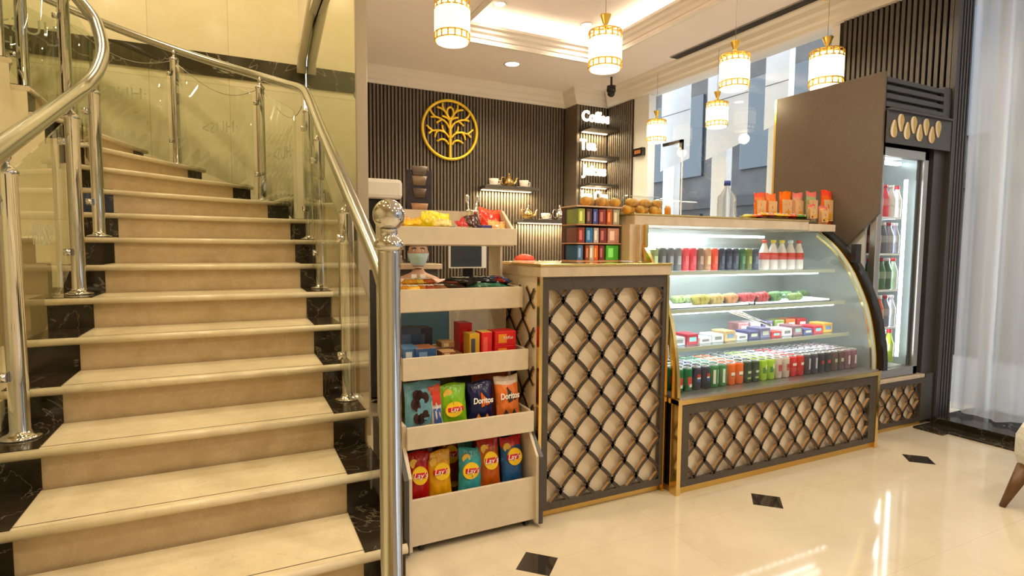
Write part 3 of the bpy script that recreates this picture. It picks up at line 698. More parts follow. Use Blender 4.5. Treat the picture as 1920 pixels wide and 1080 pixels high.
for i, (z, w) in enumerate(SH):
    led_shelf('menu_shelf', 'lit corner shelf %s' % ['under the word Coffee, topmost of four', 'under the word Tea', 'under the word Juices', 'under the words Ice Cream, lowest of four'][i], 3.765, 4.172, 5.60, 5.856, z, .028, 4, group='lit menu corner shelves')
for i, (w, px, py, sz) in enumerate([('Coffee', 1117, 221, .172), ('Tea', 1102, 273, .17), ('Juices', 1114, 321, .168), ('Ice Cream', 1124, 369, .16), ('B', 1090, 405, .16)]):
    x, y, z = at(px, py, 5.83)
    if w == 'B': pass
    o = lettering(w, (x, 5.82, z), sz, M['sign'], None, off=.006, ext=.012, sx=.88 if w != 'Ice Cream' else .8, name='menu_lettering')
    tag(o, ['lit word Coffee above the top menu shelf', 'lit word Tea on the menu corner', 'lit word Juices on the menu corner', 'lit words Ice Cream, partly behind the bread bags', 'lit letter B at the bottom of the menu corner, beside the snack boxes'][i], 'sign', 'lit menu words')
# small amplifier-like box on the window side
t = thing('wall_box', 'small dark box with an amber label on the white window frame', 'box', (4.1, 5.2, 2.2))
bx, bz = xat(1194, 5.24), 2.24
MB().box(4.15, 5.14, 2.20, 4.20, 5.30, 2.29, M['black'], .004).build('body', None, t)
MB().box(4.144, 5.17, 2.225, 4.151, 5.27, 2.265, paint((190, 120, 50))).build('label_plate', None, t)

# ---- teapots and cups
def teapot(x, y, z, s, m, lab, tall=1.0, rz=0):
    t = thing('teapot', lab, 'teapot', (x, y, z), rz=rz)
    def A(mb, n): return mb.build(n, None, t)
    c = (x, y, z)
    A(MB().lathe([(0, 0), (.035*s, 0), (.038*s, .006*s), (.05*s, .02*s*tall), (.062*s, .05*s*tall), (.055*s, .08*s*tall), (.036*s, .10*s*tall), (.034*s, .106*s*tall)], c, m, 24), 'body')
    A(MB().lathe([(.036*s, .106*s*tall), (.03*s, .118*s*tall), (.012*s, .132*s*tall), (.006*s, .140*s*tall), (.011*s, .150*s*tall), (.006*s, .16*s*tall), (0, .168*s*tall)], c, m, 20), 'lid')
    A(MB().tube(smooth_path([(x+.05*s, y, z+.035*s*tall), (x+.085*s, y, z+.06*s*tall), (x+.098*s, y, z+.10*s*tall), (x+.118*s, y, z+.118*s*tall)], 4), [.014*s-.0006*s*i for i in range(13)], m, 10), 'spout')
    A(MB().tube(smooth_path([(x-.04*s, y, z+.10*s*tall), (x-.085*s, y, z+.11*s*tall), (x-.10*s, y, z+.07*s*tall), (x-.08*s, y, z+.03*s*tall), (x-.052*s, y, z+.03*s*tall)], 4), .006*s, m, 8), 'handle')
    return t
def cup(x, y, z, s, lab, saucer=True):
    t = thing('cup', lab, 'cup', (x, y, z)); c = (x, y, z)
    MB().lathe([(0, .008*s), (.025*s, .008*s), (.045*s, .03*s), (.052*s, .075*s), (.048*s, .075*s), (.04*s, .03*s), (0, .018*s)], c, M['ceramic'], 24).build('body', None, t)
    MB().tube([(x+.046*s, y, z+.062*s), (x+.07*s, y, z+.06*s), (x+.07*s, y, z+.03*s), (x+.043*s, y, z+.028*s)], .005*s, M['ceramic'], 8).build('handle', None, t)
    if saucer: MB().lathe([(0, 0), (.04*s, 0), (.075*s, .01*s), (.075*s, .013*s), (.03*s, .007*s), (0, .007*s)], c, M['ceramic'], 24).build('saucer', None, t)
    return t
ZS = 1.855
cup(xat(925, 6.0), 6.0, ZS, 1.15, 'white cup and saucer on the upper lit shelf, left of the gold teapot')
teapot(xat(953, 6.0), 6.0, ZS, 1.0, M['gold'], 'gold teapot between two white cups on the upper lit shelf')
cup(xat(981, 6.0), 6.0, ZS, 1.15, 'white cup and saucer on the upper lit shelf, right of the gold teapot')
ZS = 1.485
teapot(xat(990, 6.0), 6.0, ZS, 1.05, M['gold'], 'gold teapot at the left of the lower lit shelf')
cup(xat(1022, 6.0), 6.0, ZS, 1.1, 'white cup and saucer between the two teapots on the lower lit shelf')
teapot(xat(1048, 6.0), 6.0, ZS, .95, M['silver'], 'tall silver teapot at the right of the lower lit shelf', 1.25)

# ================================================================== BACK COUNTER, MACHINE, POSTER
t = thing('back_counter', 'dark back counter along the partition behind the snack rack', 'counter', (1.1, 4.9, 0))
MB().box(.74, 4.2, .02, 1.42, 5.6, .98, M['charcoal']).build('body', None, t)
MB().box(.73, 4.17, .98, 1.45, 5.62, 1.02, M['stone'], .004).build('worktop', None, t)
t = thing('coffee_machine', 'white rounded coffee machine with a dark lower half, behind the newel ball', 'coffee machine', (1.1, 4.6, 1.02))
xa, xb = xat(640, 4.4, 350), xat(756, 4.4, 350); za, zb = zat(720, 372, 4.4), zat(720, 337, 4.4)
xa = max(xa, .78)
MB().box(xa, 4.4, za, xb, 4.8, zb+.01, M['white'], .03).build('hood', None, t)
MB().box(xa+.02, 4.46, 1.02, xb-.02, 4.78, za, M['black'], .01).build('body', None, t)
MB().box(xa+.02, 4.36, 1.02, xb-.02, 4.5, 1.08, M['grey_metal'], .004).build('drip_tray', None, t)
x0, x1 = xat(762, 4.5, 350), xat(810, 4.5, 350); zt, zb = zat(785, 319, 4.5), 1.02
t = thing('advert_stand', 'dark printed stand showing stacked coffee cups, right of the white coffee machine', 'display stand', ((x0+x1)/2, 4.5, 1.02))
MB().box(x0, 4.5, zb, x1, 4.53, zt, paint((58, 48, 52), .4, .5), .004).build('board', None, t)
xm = (x0+x1)/2
for k, (zz, r, c) in enumerate([(1.86, .07, (120, 105, 95)), (1.78, .065, (150, 125, 100)), (1.68, .06, (105, 85, 70)), (1.56, .075, (190, 140, 100)), (1.44, .06, (70, 45, 35))]):
    MB().lathe([(0, 0), (r*.75, 0), (r, .075), (0, .075)], (xm, 4.497, zz-.13), paint(c), 16, 1, .15).build('printed_cup', None, t)
MB().box(x0+.0, 4.53, 1.02, x1, 4.62, 1.05, M['black']).build('foot', None, t)
# monitor, blue card and till behind the rack
t = thing('till_monitor', 'dark flat till monitor seen through the upper gap of the snack rack', 'monitor', (1.25, 2.88, .92))
xl, xr = xat(843, 2.88, 480), xat(912, 2.88, 480)
MB().box(xl, 2.88, zat(870, 503, 2.88), xr, 2.90, zat(870, 462, 2.88)+.03, M['white_metal'], .004).build('frame', None, t)
MB().box(xl+.006, 2.877, zat(870, 500, 2.88), xr-.03, 2.881, zat(870, 462, 2.88)+.02, M['screen']).build('screen', None, t)
MB().box((xl+xr)/2-.03, 2.885, .921, (xl+xr)/2+.03, 2.91, 1.04, M['black']).build('stand', None, t)
t = thing('work_desk', 'beige desk behind the counters carrying the till monitor', 'desk', (1.3, 3.05, 0))
MB().box(.95, 2.72, .88, 1.75, 2.98, .92, M['laminate'], .004).build('top', None, t)
MB().box(.97, 2.74, 0, 1.0, 2.96, .88, M['laminate']).build('side_panel', None, t)
MB().box(1.70, 2.74, 0, 1.73, 2.96, .88, M['laminate']).build('side_panel', None, t)
MB().box(1.0, 2.74, .3, 1.70, 2.76, .88, M['laminate']).build('modesty_panel', None, t)
o = MB().box(xat(745, 2.64, 590), 2.64, 0.0, xat(842, 2.64, 590), 2.67, zat(800, 580, 2.64)+.02, M['blue_card'], .004)
o.box(xat(842, 2.64, 590), 2.638, 0, xat(845, 2.64, 590), 2.672, zat(800, 580, 2.64)+.02, M['white'])
tag(o.build('blue_panel'), 'blue upright board seen through the second gap of the snack rack', 'panel')

# ================================================================== PERSON
def skin_body(name, verts, edges, radii, m, root, rootv=0, sub=2):
    me = bpy.data.meshes.new(name); me.from_pydata(verts, edges, []); o = bpy.data.objects.new(name, me); C.objects.link(o)
    sk = o.modifiers.new('skin', 'SKIN'); ss = o.modifiers.new('sub', 'SUBSURF'); ss.levels = sub; ss.render_levels = sub
    for v, r in zip(me.skin_vertices[0].data, radii): v.radius = (r, r) if not isinstance(r, tuple) else r
    me.skin_vertices[0].data[rootv].use_root = True
    dg = bpy.context.evaluated_depsgraph_get(); m2 = bpy.data.meshes.new_from_object(o.evaluated_get(dg)); bpy.data.objects.remove(o)
    m2.materials.clear(); m2.materials.append(m)
    for p in m2.polygons: p.use_smooth = True
    o = bpy.data.objects.new(name, m2); C.objects.link(o); o.parent = root; return o
PX, PY = xat(784, 4.0, 485), 4.0
pr = thing('person', 'person in a pale pink shirt and blue face mask sitting behind the snack rack', 'person', (PX, PY, 0), rz=-.28)
V = [(0, 0, .46), (0, .0, .62), (0, 0, .80), (0, 0, .90), (0, -.01, .965), (0, -.01, 1.0), (-.09, -.02, .44), (.09, -.02, .44), (-.11, -.38, .45), (.11, -.38, .45), (-.11, -.36, .06), (.11, -.36, .06), (-.11, -.46, .03), (.11, -.46, .03),
     (-.15, 0, .875), (.15, 0, .875), (-.20, -.04, .66), (.20, -.04, .66), (-.15, -.24, .60), (.15, -.24, .60), (-.12, -.30, .60), (.12, -.30, .60)]
Ed = [(0, 1), (1, 2), (2, 3), (3, 4), (4, 5), (0, 6), (0, 7), (6, 8), (7, 9), (8, 10), (9, 11), (10, 12), (11, 13), (3, 14), (3, 15), (14, 16), (15, 17), (16, 18), (17, 19), (18, 20), (19, 21)]
Rr = [.12, .12, .13, .085, .048, .045, .09, .09, .06, .06, .042, .042, .035, .035, .055, .055, .04, .04, .03, .03, .028, .028]
skin_body('body', V, Ed, Rr, M['skin'], pr)
skin_body('shirt', [V[i] for i in (0, 1, 2, 3, 14, 15, 16, 17)] + [(0, -.005, .935)], [(0, 1), (1, 2), (2, 3), (3, 4), (3, 5), (4, 6), (5, 7), (3, 8)], [.135, .132, .142, .10, .068, .068, .056, .056, .062], M['shirt'], pr)
skin_body('trousers', [V[i] for i in (0, 6, 7, 8, 9, 10, 11)], [(0, 1), (0, 2), (1, 3), (2, 4), (3, 5), (4, 6)], [.135, .10, .10, .072, .072, .055, .055], M['trousers'], pr)
for sgn in (-1, 1):
    for k in range(5):
        bx = sgn*.12 + (k-2)*.014*1.0; ln = [.05, .07, .075, .07, .055][k] if sgn < 0 else [.055, .07, .075, .07, .05][k]
        MBv = MB().tube([(bx, -.32, .60), (bx+(k-2)*.004, -.32-ln*.6, .598), (bx+(k-2)*.005, -.32-ln, .58)], [.009, .0085, .007], M['skin'], 8).build('finger', None, None); MBv.parent = pr
# head: lofted rings, face towards -Y
HC = (0, -.02, 1.115)
def head_mesh():
    mb = MB(); rows = 22; seg = 28; rings = []
    for j in range(rows+1):
        f = j/rows; z = -.118+.236*f
        w = .078*math.sqrt(max(0, 1-((z-.012)/.108 if z > .012 else (z-.012)/.150)**2)); d = .094*math.sqrt(max(0, 1-((z-.015)/.105 if z > .015 else (z-.015)/.160)**2))
        ring = []
        for k in range(seg):
            a = 2*PI*k/seg; x = w*sin(a); y = -d*cos(a)
            front = max(0, cos(a))**8
            y -= front*(.020*math.exp(-((z+.012)/.016)**2) + .010*math.exp(-((z-.008)/.02)**2) + .006*math.exp(-((z+.05)/.012)**2) + .006*math.exp(-((z+.09)/.015)**2))
            eye = math.exp(-((abs(x)-.031)/.012)**2)*(cos(a) > 0)*math.exp(-((z-.008)/.011)**2)
            y += .008*eye
            ring.append((x, y, z))
        rings.append(ring)
    vs = [p for r in rings for p in r]; fs = [(j*seg+k, j*seg+(k+1) % seg, (j+1)*seg+(k+1) % seg, (j+1)*seg+k) for j in range(rows) for k in range(seg)]
    mb.faces(vs, fs, M['skin'], True); return mb
mb = head_mesh()
for sgn in (-1, 1): mb.ball((sgn*.079, .006, -.008), .016, M['skin'], 12, (.45, .8, 1.4))
h = mb.build('head', None, None); h.parent = pr; h.location = HC; h.scale = (.9, .9, .92)
for sgn in (-1, 1):
    e = MB().ball((sgn*.031, -.078, .008), .011, M['white'], 12).ball((sgn*.031, -.087, .008), .0045, M['hair'], 8).build('eye', None, None); e.parent = h
    e = MB().tube([(sgn*.016, -.096, .026), (sgn*.032, -.092, .032), (sgn*.05, -.08, .026)], .0035, M['hair'], 6).build('eyebrow', None, None); e.parent = h
hr = MB(); vs = []; fs = []; seg = 28; rows = 12
for j in range(rows+1):
    for k in range(seg):
        a = 2*PI*k/seg; lo = .045 if cos(a) > .3 else -.06+.105*max(0, (cos(a)+.2))/.5 if cos(a) > -.2 else -.06
        z = lo + (.118-lo)*j/rows; zz = (z-.012)/(.116 if z > .012 else .16)
        w = .084*math.sqrt(max(0.0, 1-zz*zz)); d = .100*math.sqrt(max(0.0, 1-zz*zz)); vs.append((w*sin(a), -d*cos(a)+.003, z))
for j in range(rows):
    for k in range(seg): fs.append((j*seg+k, j*seg+(k+1) % seg, (j+1)*seg+(k+1) % seg, (j+1)*seg+k))
hr.faces(vs, fs, M['hair'], True); o = hr.build('hair', None, None); o.parent = h
mk = MB(); vs = []; fs = []
for j in range(9):
    z = -.012-.095*j/8
    for k in range(15):
        a = -1.25+2.5*k/14; f = 1-((z-.012)/.155)**2; w = .084*math.sqrt(max(.05, f)); d = .102*math.sqrt(max(.05, f))
        y = -d*cos(a) - .020*math.exp(-(a/.35)**2)*math.exp(-((z+.03)/.04)**2); vs.append((w*sin(a), y, z))
for j in range(8):
    for k in range(14): fs.append((j*15+k, j*15+k+1, (j+1)*15+k+1, (j+1)*15+k))
mk.faces(vs, fs, M['mask'], True)
for sgn in (-1, 1):
    for z in (-.02, -.075): mk.tube([(sgn*.076, -.03, z), (sgn*.084, .0, -.012)], .0015, M['white'], 5)
o = mk.build('face_mask', None, None); o.parent = h
o = MB().box(-.05, -.10, .90, -.012, -.085, .955, M['white']).box(.012, -.10, .90, .05, -.085, .955, M['white']).build('collar', None, None); o.parent = pr
t = thing('stool', 'stool under the person behind the snack rack', 'stool', (PX, PY, 0))
MB().lathe([(0, .29), (.16, .29), (.17, .31), (.15, .325), (0, .327)], (PX, PY+.02, 0), M['black'], 24).build('seat', None, t)
MB().lathe([(0, 0), (.18, 0), (.18, .012), (.025, .03), (.022, .29), (0, .29)], (PX, PY+.02, 0), M['chrome'], 24).build('pedestal', None, t)

# ================================================================== TALL COUNTER
CYF = 2.02
t = thing('service_counter', 'tall service counter with a stone top and dark lattice front over cream board', 'counter', (1.47, CYF, 0))
MB().box(1.135, CYF+.045, .03, 1.804, 2.50, 1.03, M['charcoal']).build('body', None, t)
lattice_front(t, 1.13, 1.792, .035, 1.03, CYF, fr=(.035, .02, .055, .03), ou=1.235, ov=.10)
MB().box(1.128, CYF+.02, 0, 1.804, 2.48, .034, M['plinth'], .003).box(1.120, CYF-.004, 0, 1.134, CYF+.02, 1.03, M['gold']).box(1.792, CYF-.004, 0, 1.806, CYF+.01, 1.03, M['gold']).build('brass_trim', None, t)
MB().box(1.118, CYF-.012, 1.03, 1.808, 2.52, 1.074, M['stone'], .003).build('stone_top', None, t)
MB().box(1.115, CYF-.016, 1.074, 1.811, 2.53, 1.084, M['gold'], .002).build('brass_edge', None, t)
mb = MB(); lattice_into(mb, 2.07, 2.46, .06, .98, lambda u, v, d: (1.121+d*.5, u, v), ou=2.10, ov=.10); mb.build('side_lattice', None, t)
MB().box(1.128, 2.04, .035, 1.134, 2.49, 1.03, M['backing']).build('side_backing', None, t)

# ================================================================== DISPLAY CASE
t = case = thing('display_case', 'curved glass refrigerated display case on a lattice-fronted base', 'display case', (2.58, 1.953, 0))
BX0, BX1, BY = 1.828, 3.33, 1.953
MB().box(BX0+.002, BY+.05, .03, BX1-.002, 2.60, .43, M['charcoal']).box(BX0-.004, BY+.02, .03, BX0, 2.05, .43, M['black']).build('base_body', None, t)
lattice_front(t, BX0+.012, BX1-.012, .035, .425, BY, fr=(.05, .06, .045, .03), ou=BX0+.062+.04, ov=.06, w=.128, h=.162)
mb = MB().box(BX0-.012, BY-.006, 0, BX0+.012, BY+.04, .455, M['gold']).box(BX1-.012, BY-.006, 0, BX1+.012, BY+.04, .455, M['gold'])
mb.box(BX0-.012, BY-.008, .43, BX1+.012, BY+.04, .452, M['gold']).box(BX0, BY+.012, 0, BX1, 2.6, .034, M['plinth'])
mb.box(BX0-.016, BY+.04, .43, BX0, 2.3, .452, M['gold']); mb.build('brass_trim', None, t)
MB().box(BX0, BY+.0, .44, BX1, 2.60, .462, M['grey_metal']).build('case_floor', None, t)
ARC = [(1.968, .455), (1.972, .55), (1.995, .69), (2.02, .79), (2.05, .87), (2.09, .955), (2.135, 1.035), (2.185, 1.105), (2.24, 1.165), (2.30, 1.215), (2.36, 1.258)]
ARC = [tuple(p) for p in [(v.y, v.z) for v in smooth_path([(0, a, b) for a, b in ARC], 3)]]
def arc_strip(mb, x0, x1, d0, d1, m, pts=ARC):
    """bar following the glass curve between x0 and x1, from offset d0 to d1 inwards"""
    n = len(pts); rows = []
    for i, (y, z) in enumerate(pts):
        a, b = pts[max(0, i-1)], pts[min(n-1, i+1)]; ty, tz = b[0]-a[0], b[1]-a[1]; L = math.hypot(ty, tz); ny, nz = tz/L, -ty/L
        rows.append(((y+ny*d0, z+nz*d0), (y+ny*d1, z+nz*d1)))
    vs = []; fs = []
    for (a, b) in rows: vs += [(x0, *a), (x1, *a), (x1, *b), (x0, *b)]
    for i in range(n-1):
        k = 4*i
        for j in range(4): fs.append((k+j, k+(j+1) % 4, k+4+(j+1) % 4, k+4+j))
    fs += [(0, 1, 2, 3), tuple(4*(n-1)+j for j in (3, 2, 1, 0))]
    mb.faces(vs, fs, m)
mb = MB(); arc_strip(mb, BX0+.012, BX1-.03, 0, .006, M['glass']); mb.build('curved_glass', None, t)
mb = MB(); arc_strip(mb, BX0-.006, BX0+.012, -.006, .035, M['gold']); mb.build('brass_end_strip', None, t)
mb = MB(); arc_strip(mb, BX1-.022, BX1-.010, -.002, .012, M['seal']); arc_strip(mb, BX1-.012, BX1+.012, -.008, .03, M['gold']); mb.build('brass_end_strip', None, t)
# black end cheeks following the curve
ck = [(y+.01, z) for y, z in ARC] + [(2.62, 1.262), (2.62, .45)]
MB().prism([(y, z) for y, z in ck], 'x', BX1-.008, BX1+.004, M['case_grey']).build('end_panel', None, t)
def fat(pts, d):
    return pts
mb = MB(); arc_strip(mb, BX1+.012, BX1+.05, -.035, .03, M['black']); mb.prism(ck, 'x', BX1+.004, BX1+.05, M['black']); mb.build('outer_cheek', None, t)
MB().prism([(2.16, .45), (2.16, .80), (2.20, 1.02), (2.27, 1.265), (2.62, 1.265), (2.62, .45)], 'x', BX0-.006, BX0+.004, M['glass']).build('end_glass', None, t)
MB().box(BX0-.02, 2.24, 1.087, BX0+.02, 2.275, 1.27, M['stone'], .002).box(BX0-.0, 2.22, 1.087, BX0+.016, 2.24, 1.27, M['gold']).box(BX0-.06, 2.27, 1.087, BX0-.02, 2.62, 1.27, M['stone']).build('end_post', None, t)
MB().box(BX0, 2.60, .45, BX1, 2.62, 1.265, M['case_grey']).build('back_panel', None, t)
MB().box(BX0-.03, 2.27, 1.268, 3.10, 2.66, 1.318, M['stone'], .003).box(3.10, 2.262, 1.262, BX1+.01, 2.66, 1.305, M['stone'], .003).build('stone_top', None, t)
MB().box(BX0-.035, 2.266, 1.318, 3.10, 2.66, 1.326, M['gold'], .001).build('brass_edge', None, t)
SHELF = [(.66, 2.10, 3.26), (.845, 2.14, 3.27), (1.03, 2.22, 3.28)]
for z, yf, xr in SHELF:
    MB().box(BX0+.03, yf, z-.008, xr, 2.60, z, M['glass']).box(BX0+.03, yf-.006, z-.016, xr, yf, z+.003, M['seal']).build('glass_shelf', None, t)
def tube_light(x0, x1, y, z, lab, en=6):
    o = MB().box(x0, y, z-.007, x1, y+.016, z+.007, M['led'], .003).build('light_tube', None, case); o['label'] = lab
    lamp('AREA', ((x0+x1)/2, y+.05, z-.012), en, (.88, .95, 1), x1-x0, size_y=.03, rot=(math.radians(25), 0, 0))
tube_light(1.89, 2.80, 2.33, 1.222, 'white light tube under the stone top', 5)
tube_light(1.90, 3.16, 2.235, 1.012, 'white light tube under the top shelf', 2.2)
tube_light(1.90, 3.20, 2.155, .827, 'white light tube under the middle shelf', 2.2)
tube_light(1.90, 3.2, 2.118, .645, 'white light tube under the lowest shelf', 2.2)

# ---- soft drinks
def can_proto(body_m, lab, logo=None, r=.0262, h=.112):
    t = thing('drink_can', lab, 'drink can', (0, 0, -5))
    MB().lathe([(0, 0), (r*.8, 0), (r, .007), (r, h-.011), (r*.86, h-.002)], (0, 0, -5), body_m, 18).build('body', None, t)
    MB().lathe([(r*.86, h-.002), (r*.88, h), (r*.80, h), (r*.76, h-.004), (0, h-.004)], (0, 0, -5), M['lid'], 18).build('lid', None, t)
    if logo: 
        for col, (u0, u1), (z0, z1) in logo:
            mb = MB(); n = 6; vs = []
            for k in range(n+1):
                a = -PI/2+(u0+(u1-u0)*k/n); vs += [((r+.0006)*cos(a), (r+.0006)*sin(a), -5+z0), ((r+.0006)*cos(a), (r+.0006)*sin(a), -5+z1)]
            mb.faces(vs, [(2*k, 2*k+2, 2*k+3, 2*k+1) for k in range(n)], paint(col, .3, .1)); mb.build('printed_mark', None, t)
    return t
CANS = [  # colour, words, marks, copies of columns
    ((20, 110, 60), 'green and red', [((215, 60, 50), (-.5, .4), (.03, .07)), ((240, 240, 235), (-.2, .6), (.02, .035))]),
    ((16, 26, 66), 'navy blue cola', [((200, 40, 50), (-.42, .42), (.062, .078)), ((235, 235, 240), (-.42, .42), (.054, .062)), ((30, 80, 170), (-.42, .42), (.04, .054))]),
    ((50, 130, 80), 'green and white', [((230, 240, 230), (-.7, -.2), (.02, .09)), ((230, 240, 230), (.3, .6), (.02, .09))]),
    ((232, 104, 20), 'orange', [((250, 240, 220), (-.5, .5), (.05, .066)), ((30, 90, 50), (-.5, .2), (.045, .05))]),
    ((32, 58, 44), 'dark green', [((200, 220, 200), (-.4, .5), (.05, .062)), ((150, 190, 120), (-.5, .5), (.02, .03))]),
    ((160, 205, 50), 'lime green', [((60, 130, 60), (-.6, .2), (.04, .07)), ((240, 245, 200), (0, .6), (.06, .085))]),
    ((205, 190, 185), 'silver and red', [((190, 60, 70), (-.5, .5), (.04, .075))]),
    ((206, 30, 40), 'bright red', [((245, 235, 230), (-.6, .6), (.06, .074))]),
    ((70, 62, 84), 'dark purple-grey', [((190, 190, 205), (-.2, .5), (.03, .09))]),
    ((48, 50, 56), 'charcoal', [((190, 70, 60), (-.4, .4), (.05, .07))]),
    ((96, 74, 70), 'brown-grey', [((190, 200, 160), (-.4, .4), (.05, .07))]),
    ((128, 84, 100), 'mauve', [((220, 210, 215), (-.3, .3), (.03, .08))])]
NC = 24; pitch = (3.235-1.905)/(NC-1); can_objs = []
for c, (rgb, words, marks) in enumerate(CANS):
    grp = '%s cans on the case floor' % words; proto = None
    for q in range(2):
        for row in range(5):
            x = 1.905+pitch*(2*c+q); y = 2.055+row*.0565 + (.0 if x < 3.0 else 0)
            lab = '%s can on the case floor, %s row, %s one of its pair' % (words, ['front', 'second', 'third', 'fourth', 'back'][row], 'left' if q == 0 else 'right')
            if proto is None: proto = can_proto(paint(rgb, .3, .12), lab, marks); proto['group'] = grp; proto.location = (x, y, .4625)
            else: o = dup(proto, (x, y, .4625), lab, rz=random.uniform(-.25, .25))
# ---- top shelf: bottles and cans
def bottle_proto(col, capc, lab, r=.022, h=.15, label_c=None):
    t = thing('drink_bottle', lab, 'bottle', (0, 0, -5)); z = -5
    MB().lathe([(0, 0), (r*.9, 0), (r, .006), (r, h*.32), (r*.93, h*.38), (r, h*.45), (r, h*.58), (r*.55, h*.80), (r*.42, h*.86), (r*.42, h*.93), (0, h*.93)], (0, 0, z), paint(col, .12, .1), 16).build('body', None, t)
    MB().lathe([(0, h*.90), (r*.52, h*.90), (r*.52, h), (0, h)], (0, 0, z), paint(capc, .3, .05), 14).build('cap', None, t)
    if label_c: MB().lathe([(r*1.015, h*.34), (r*1.02, h*.35), (r*1.02, h*.56), (r*1.015, h*.57)], (0, 0, z), paint(label_c, .4, .2), 16).build('label_band', None, t)
    return t
TOP = [((205, 170, 120), (90, 85, 80)), ((176, 190, 110), (240, 240, 235)), ((150, 165, 120), (230, 230, 230)), ((96, 100, 104), (225, 225, 225)), ((110, 112, 118), (225, 225, 225)), ((120, 122, 128), (230, 230, 230)),
       ((226, 80, 90), (235, 200, 200)), ((222, 70, 84), (240, 220, 220)), ((130, 105, 95), (220, 220, 220)), ((200, 150, 120), (240, 235, 230)), ((228, 80, 60), (240, 230, 230)), ((60, 66, 84), (235, 240, 245)), ((54, 60, 80), (235, 240, 245)), ((66, 72, 90), (240, 245, 250)), ((64, 100, 70), (180, 50, 70)), ((110, 120, 60), (180, 50, 70)), ((70, 78, 96), (190, 30, 60))]
TN = ['tan', 'pale olive', 'sage green', 'grey', 'steel grey', 'light grey', 'pink-red', 'rose red', 'taupe', 'beige and orange', 'orange-red', 'navy', 'dark navy', 'slate blue', 'green', 'olive', 'dusky blue']
for i, ((c, l), nm) in enumerate(zip(TOP, TN)):
    px = 1216 + i*13.0; x = xat(px, 2.34, 470)
    if x < 1.87: x = 1.87+.0
    lab = '%s drink can on the top case shelf, %s' % (nm, 'at its far left' if i == 0 else 'just right of the %s one' % TN[i-1])
    t = can_proto(paint(c, .3, .2), lab, [(tuple(min(255, int(v*1.25+25)) for v in c), (-.5, .5), (.035, .08))], .0235, .125); t['group'] = 'cans on the top shelf of the case'; t.location = (1.875+i*.0535, 2.34, 1.031)
for i in range(5):
    px = [1462, 1478, 1493, 1508, 1522][i]; x = 2.80+i*.075
    t = bottle_proto((215, 205, 200), [(200, 60, 40), (220, 190, 40), (225, 200, 60), (200, 210, 215), (190, 60, 50)][i], 'milky juice bottle with a %s cap on the top shelf of the display case' % ['red', 'yellow', 'pale yellow', 'white', 'brick red'][i], .029, .175, (200, 70, 60)); t.location = (x, 2.33, 1.031); t['group'] = 'juice bottles on the top shelf of the case'
# ---- middle shelf: wrapped pastries on trays
def tray(x0, x1, y0, y1, z, lab, m=None):
    t = thing('tray', lab, 'tray', ((x0+x1)/2, (y0+y1)/2, z)); m = m or M['white_metal']
    mb = MB().box(x0, y0, z, x1, y1, z+.004, m); 
    for b in ((x0, y0, x1, y0+.006), (x0, y1-.006, x1, y1), (x0, y0, x0+.006, y1), (x1-.006, y0, x1, y1)): mb.box(b[0], b[1], z, b[2], b[3], z+.014, m)
    mb.build('pan', None, t); return t
tray(1.93, 2.52, 2.18, 2.46, .846, 'left flat tray of wrapped rolls on the middle shelf of the display case')
tray(2.56, 3.20, 2.18, 2.46, .846, 'right flat tray of wrapped rolls on the middle shelf of the display case')
def pastry(x, y, z, L, r, col, lab, rz=0, grp='wrapped rolls on the middle shelf'):
    t = thing('wrapped_roll', lab, 'pastry', (x, y, z), grp, rz)
    rnd = random.Random(int(x*1000)); prof = []
    mb = MB(); pts = [(x-L/2+L*i/10, y+.004*sin(i*2.1), z+r*.9+.003*sin(i*1.7)) for i in range(11)]
    mb.tube(pts, [r*(.45 if i in (0, 10) else .85 if i in (1, 9) else 1+.06*rnd.uniform(-1, 1)) for i in range(11)], paint(col, .35, .3), 14); mb.build('filling', None, t)
    mb = MB().tube([(x-L/2-.02, y, z+r*.6), (x-L/2, y, z+r*.8)], [r*.9, r*.35], M['plastic_clear'], 10).tube([(x+L/2, y, z+r*.8), (x+L/2+.02, y, z+r*.6)], [r*.35, r*.9], M['plastic_clear'], 10); mb.build('wrapper_end', None, t)
    return t
ROL = [(1312, (200, 190, 100), 'yellow-green'), (1340, (222, 196, 130), 'pale yellow'), (1368, (228, 168, 120), 'peach'), (1398, (214, 90, 96), 'pinkish red'), (1426, (206, 80, 84), 'red'), (1452, (110, 160, 100), 'green'), (1490, (150, 180, 110), 'light green')]
for i, (px, c, nm) in enumerate(ROL):
    pastry(xat(px, 2.26, 545), 2.26, .851, .10, .030 if i < 6 else .022, c, '%s wrapped roll on the middle shelf of the display case' % nm, rz=.12*((i % 3)-1))
for i, px in enumerate((1276, 1296, 1478, 1508)):
    pastry(xat(px, 2.36, 545), 2.38, .851, .09, .022, (150, 170, 110) if i < 2 else (120, 160, 110), '%s dull green wrapped roll lying at the back of the middle shelf' % ['far left', 'second', 'third', 'far right'][i])
# serving tongs leaning over the lowest shelf
o = MB().tube([(2.35, 2.17, .822), (2.62, 2.12, .735)], .006, M['silver'], 8).tube([(2.40, 2.17, .824), (2.64, 2.14, .735)], .006, M['silver'], 8).tube([(2.35, 2.17, .822), (2.40, 2.17, .824)], .006, M['silver'], 8)
tag(o.build('serving_tongs'), 'steel serving tongs slanting down inside the display case', 'tongs')
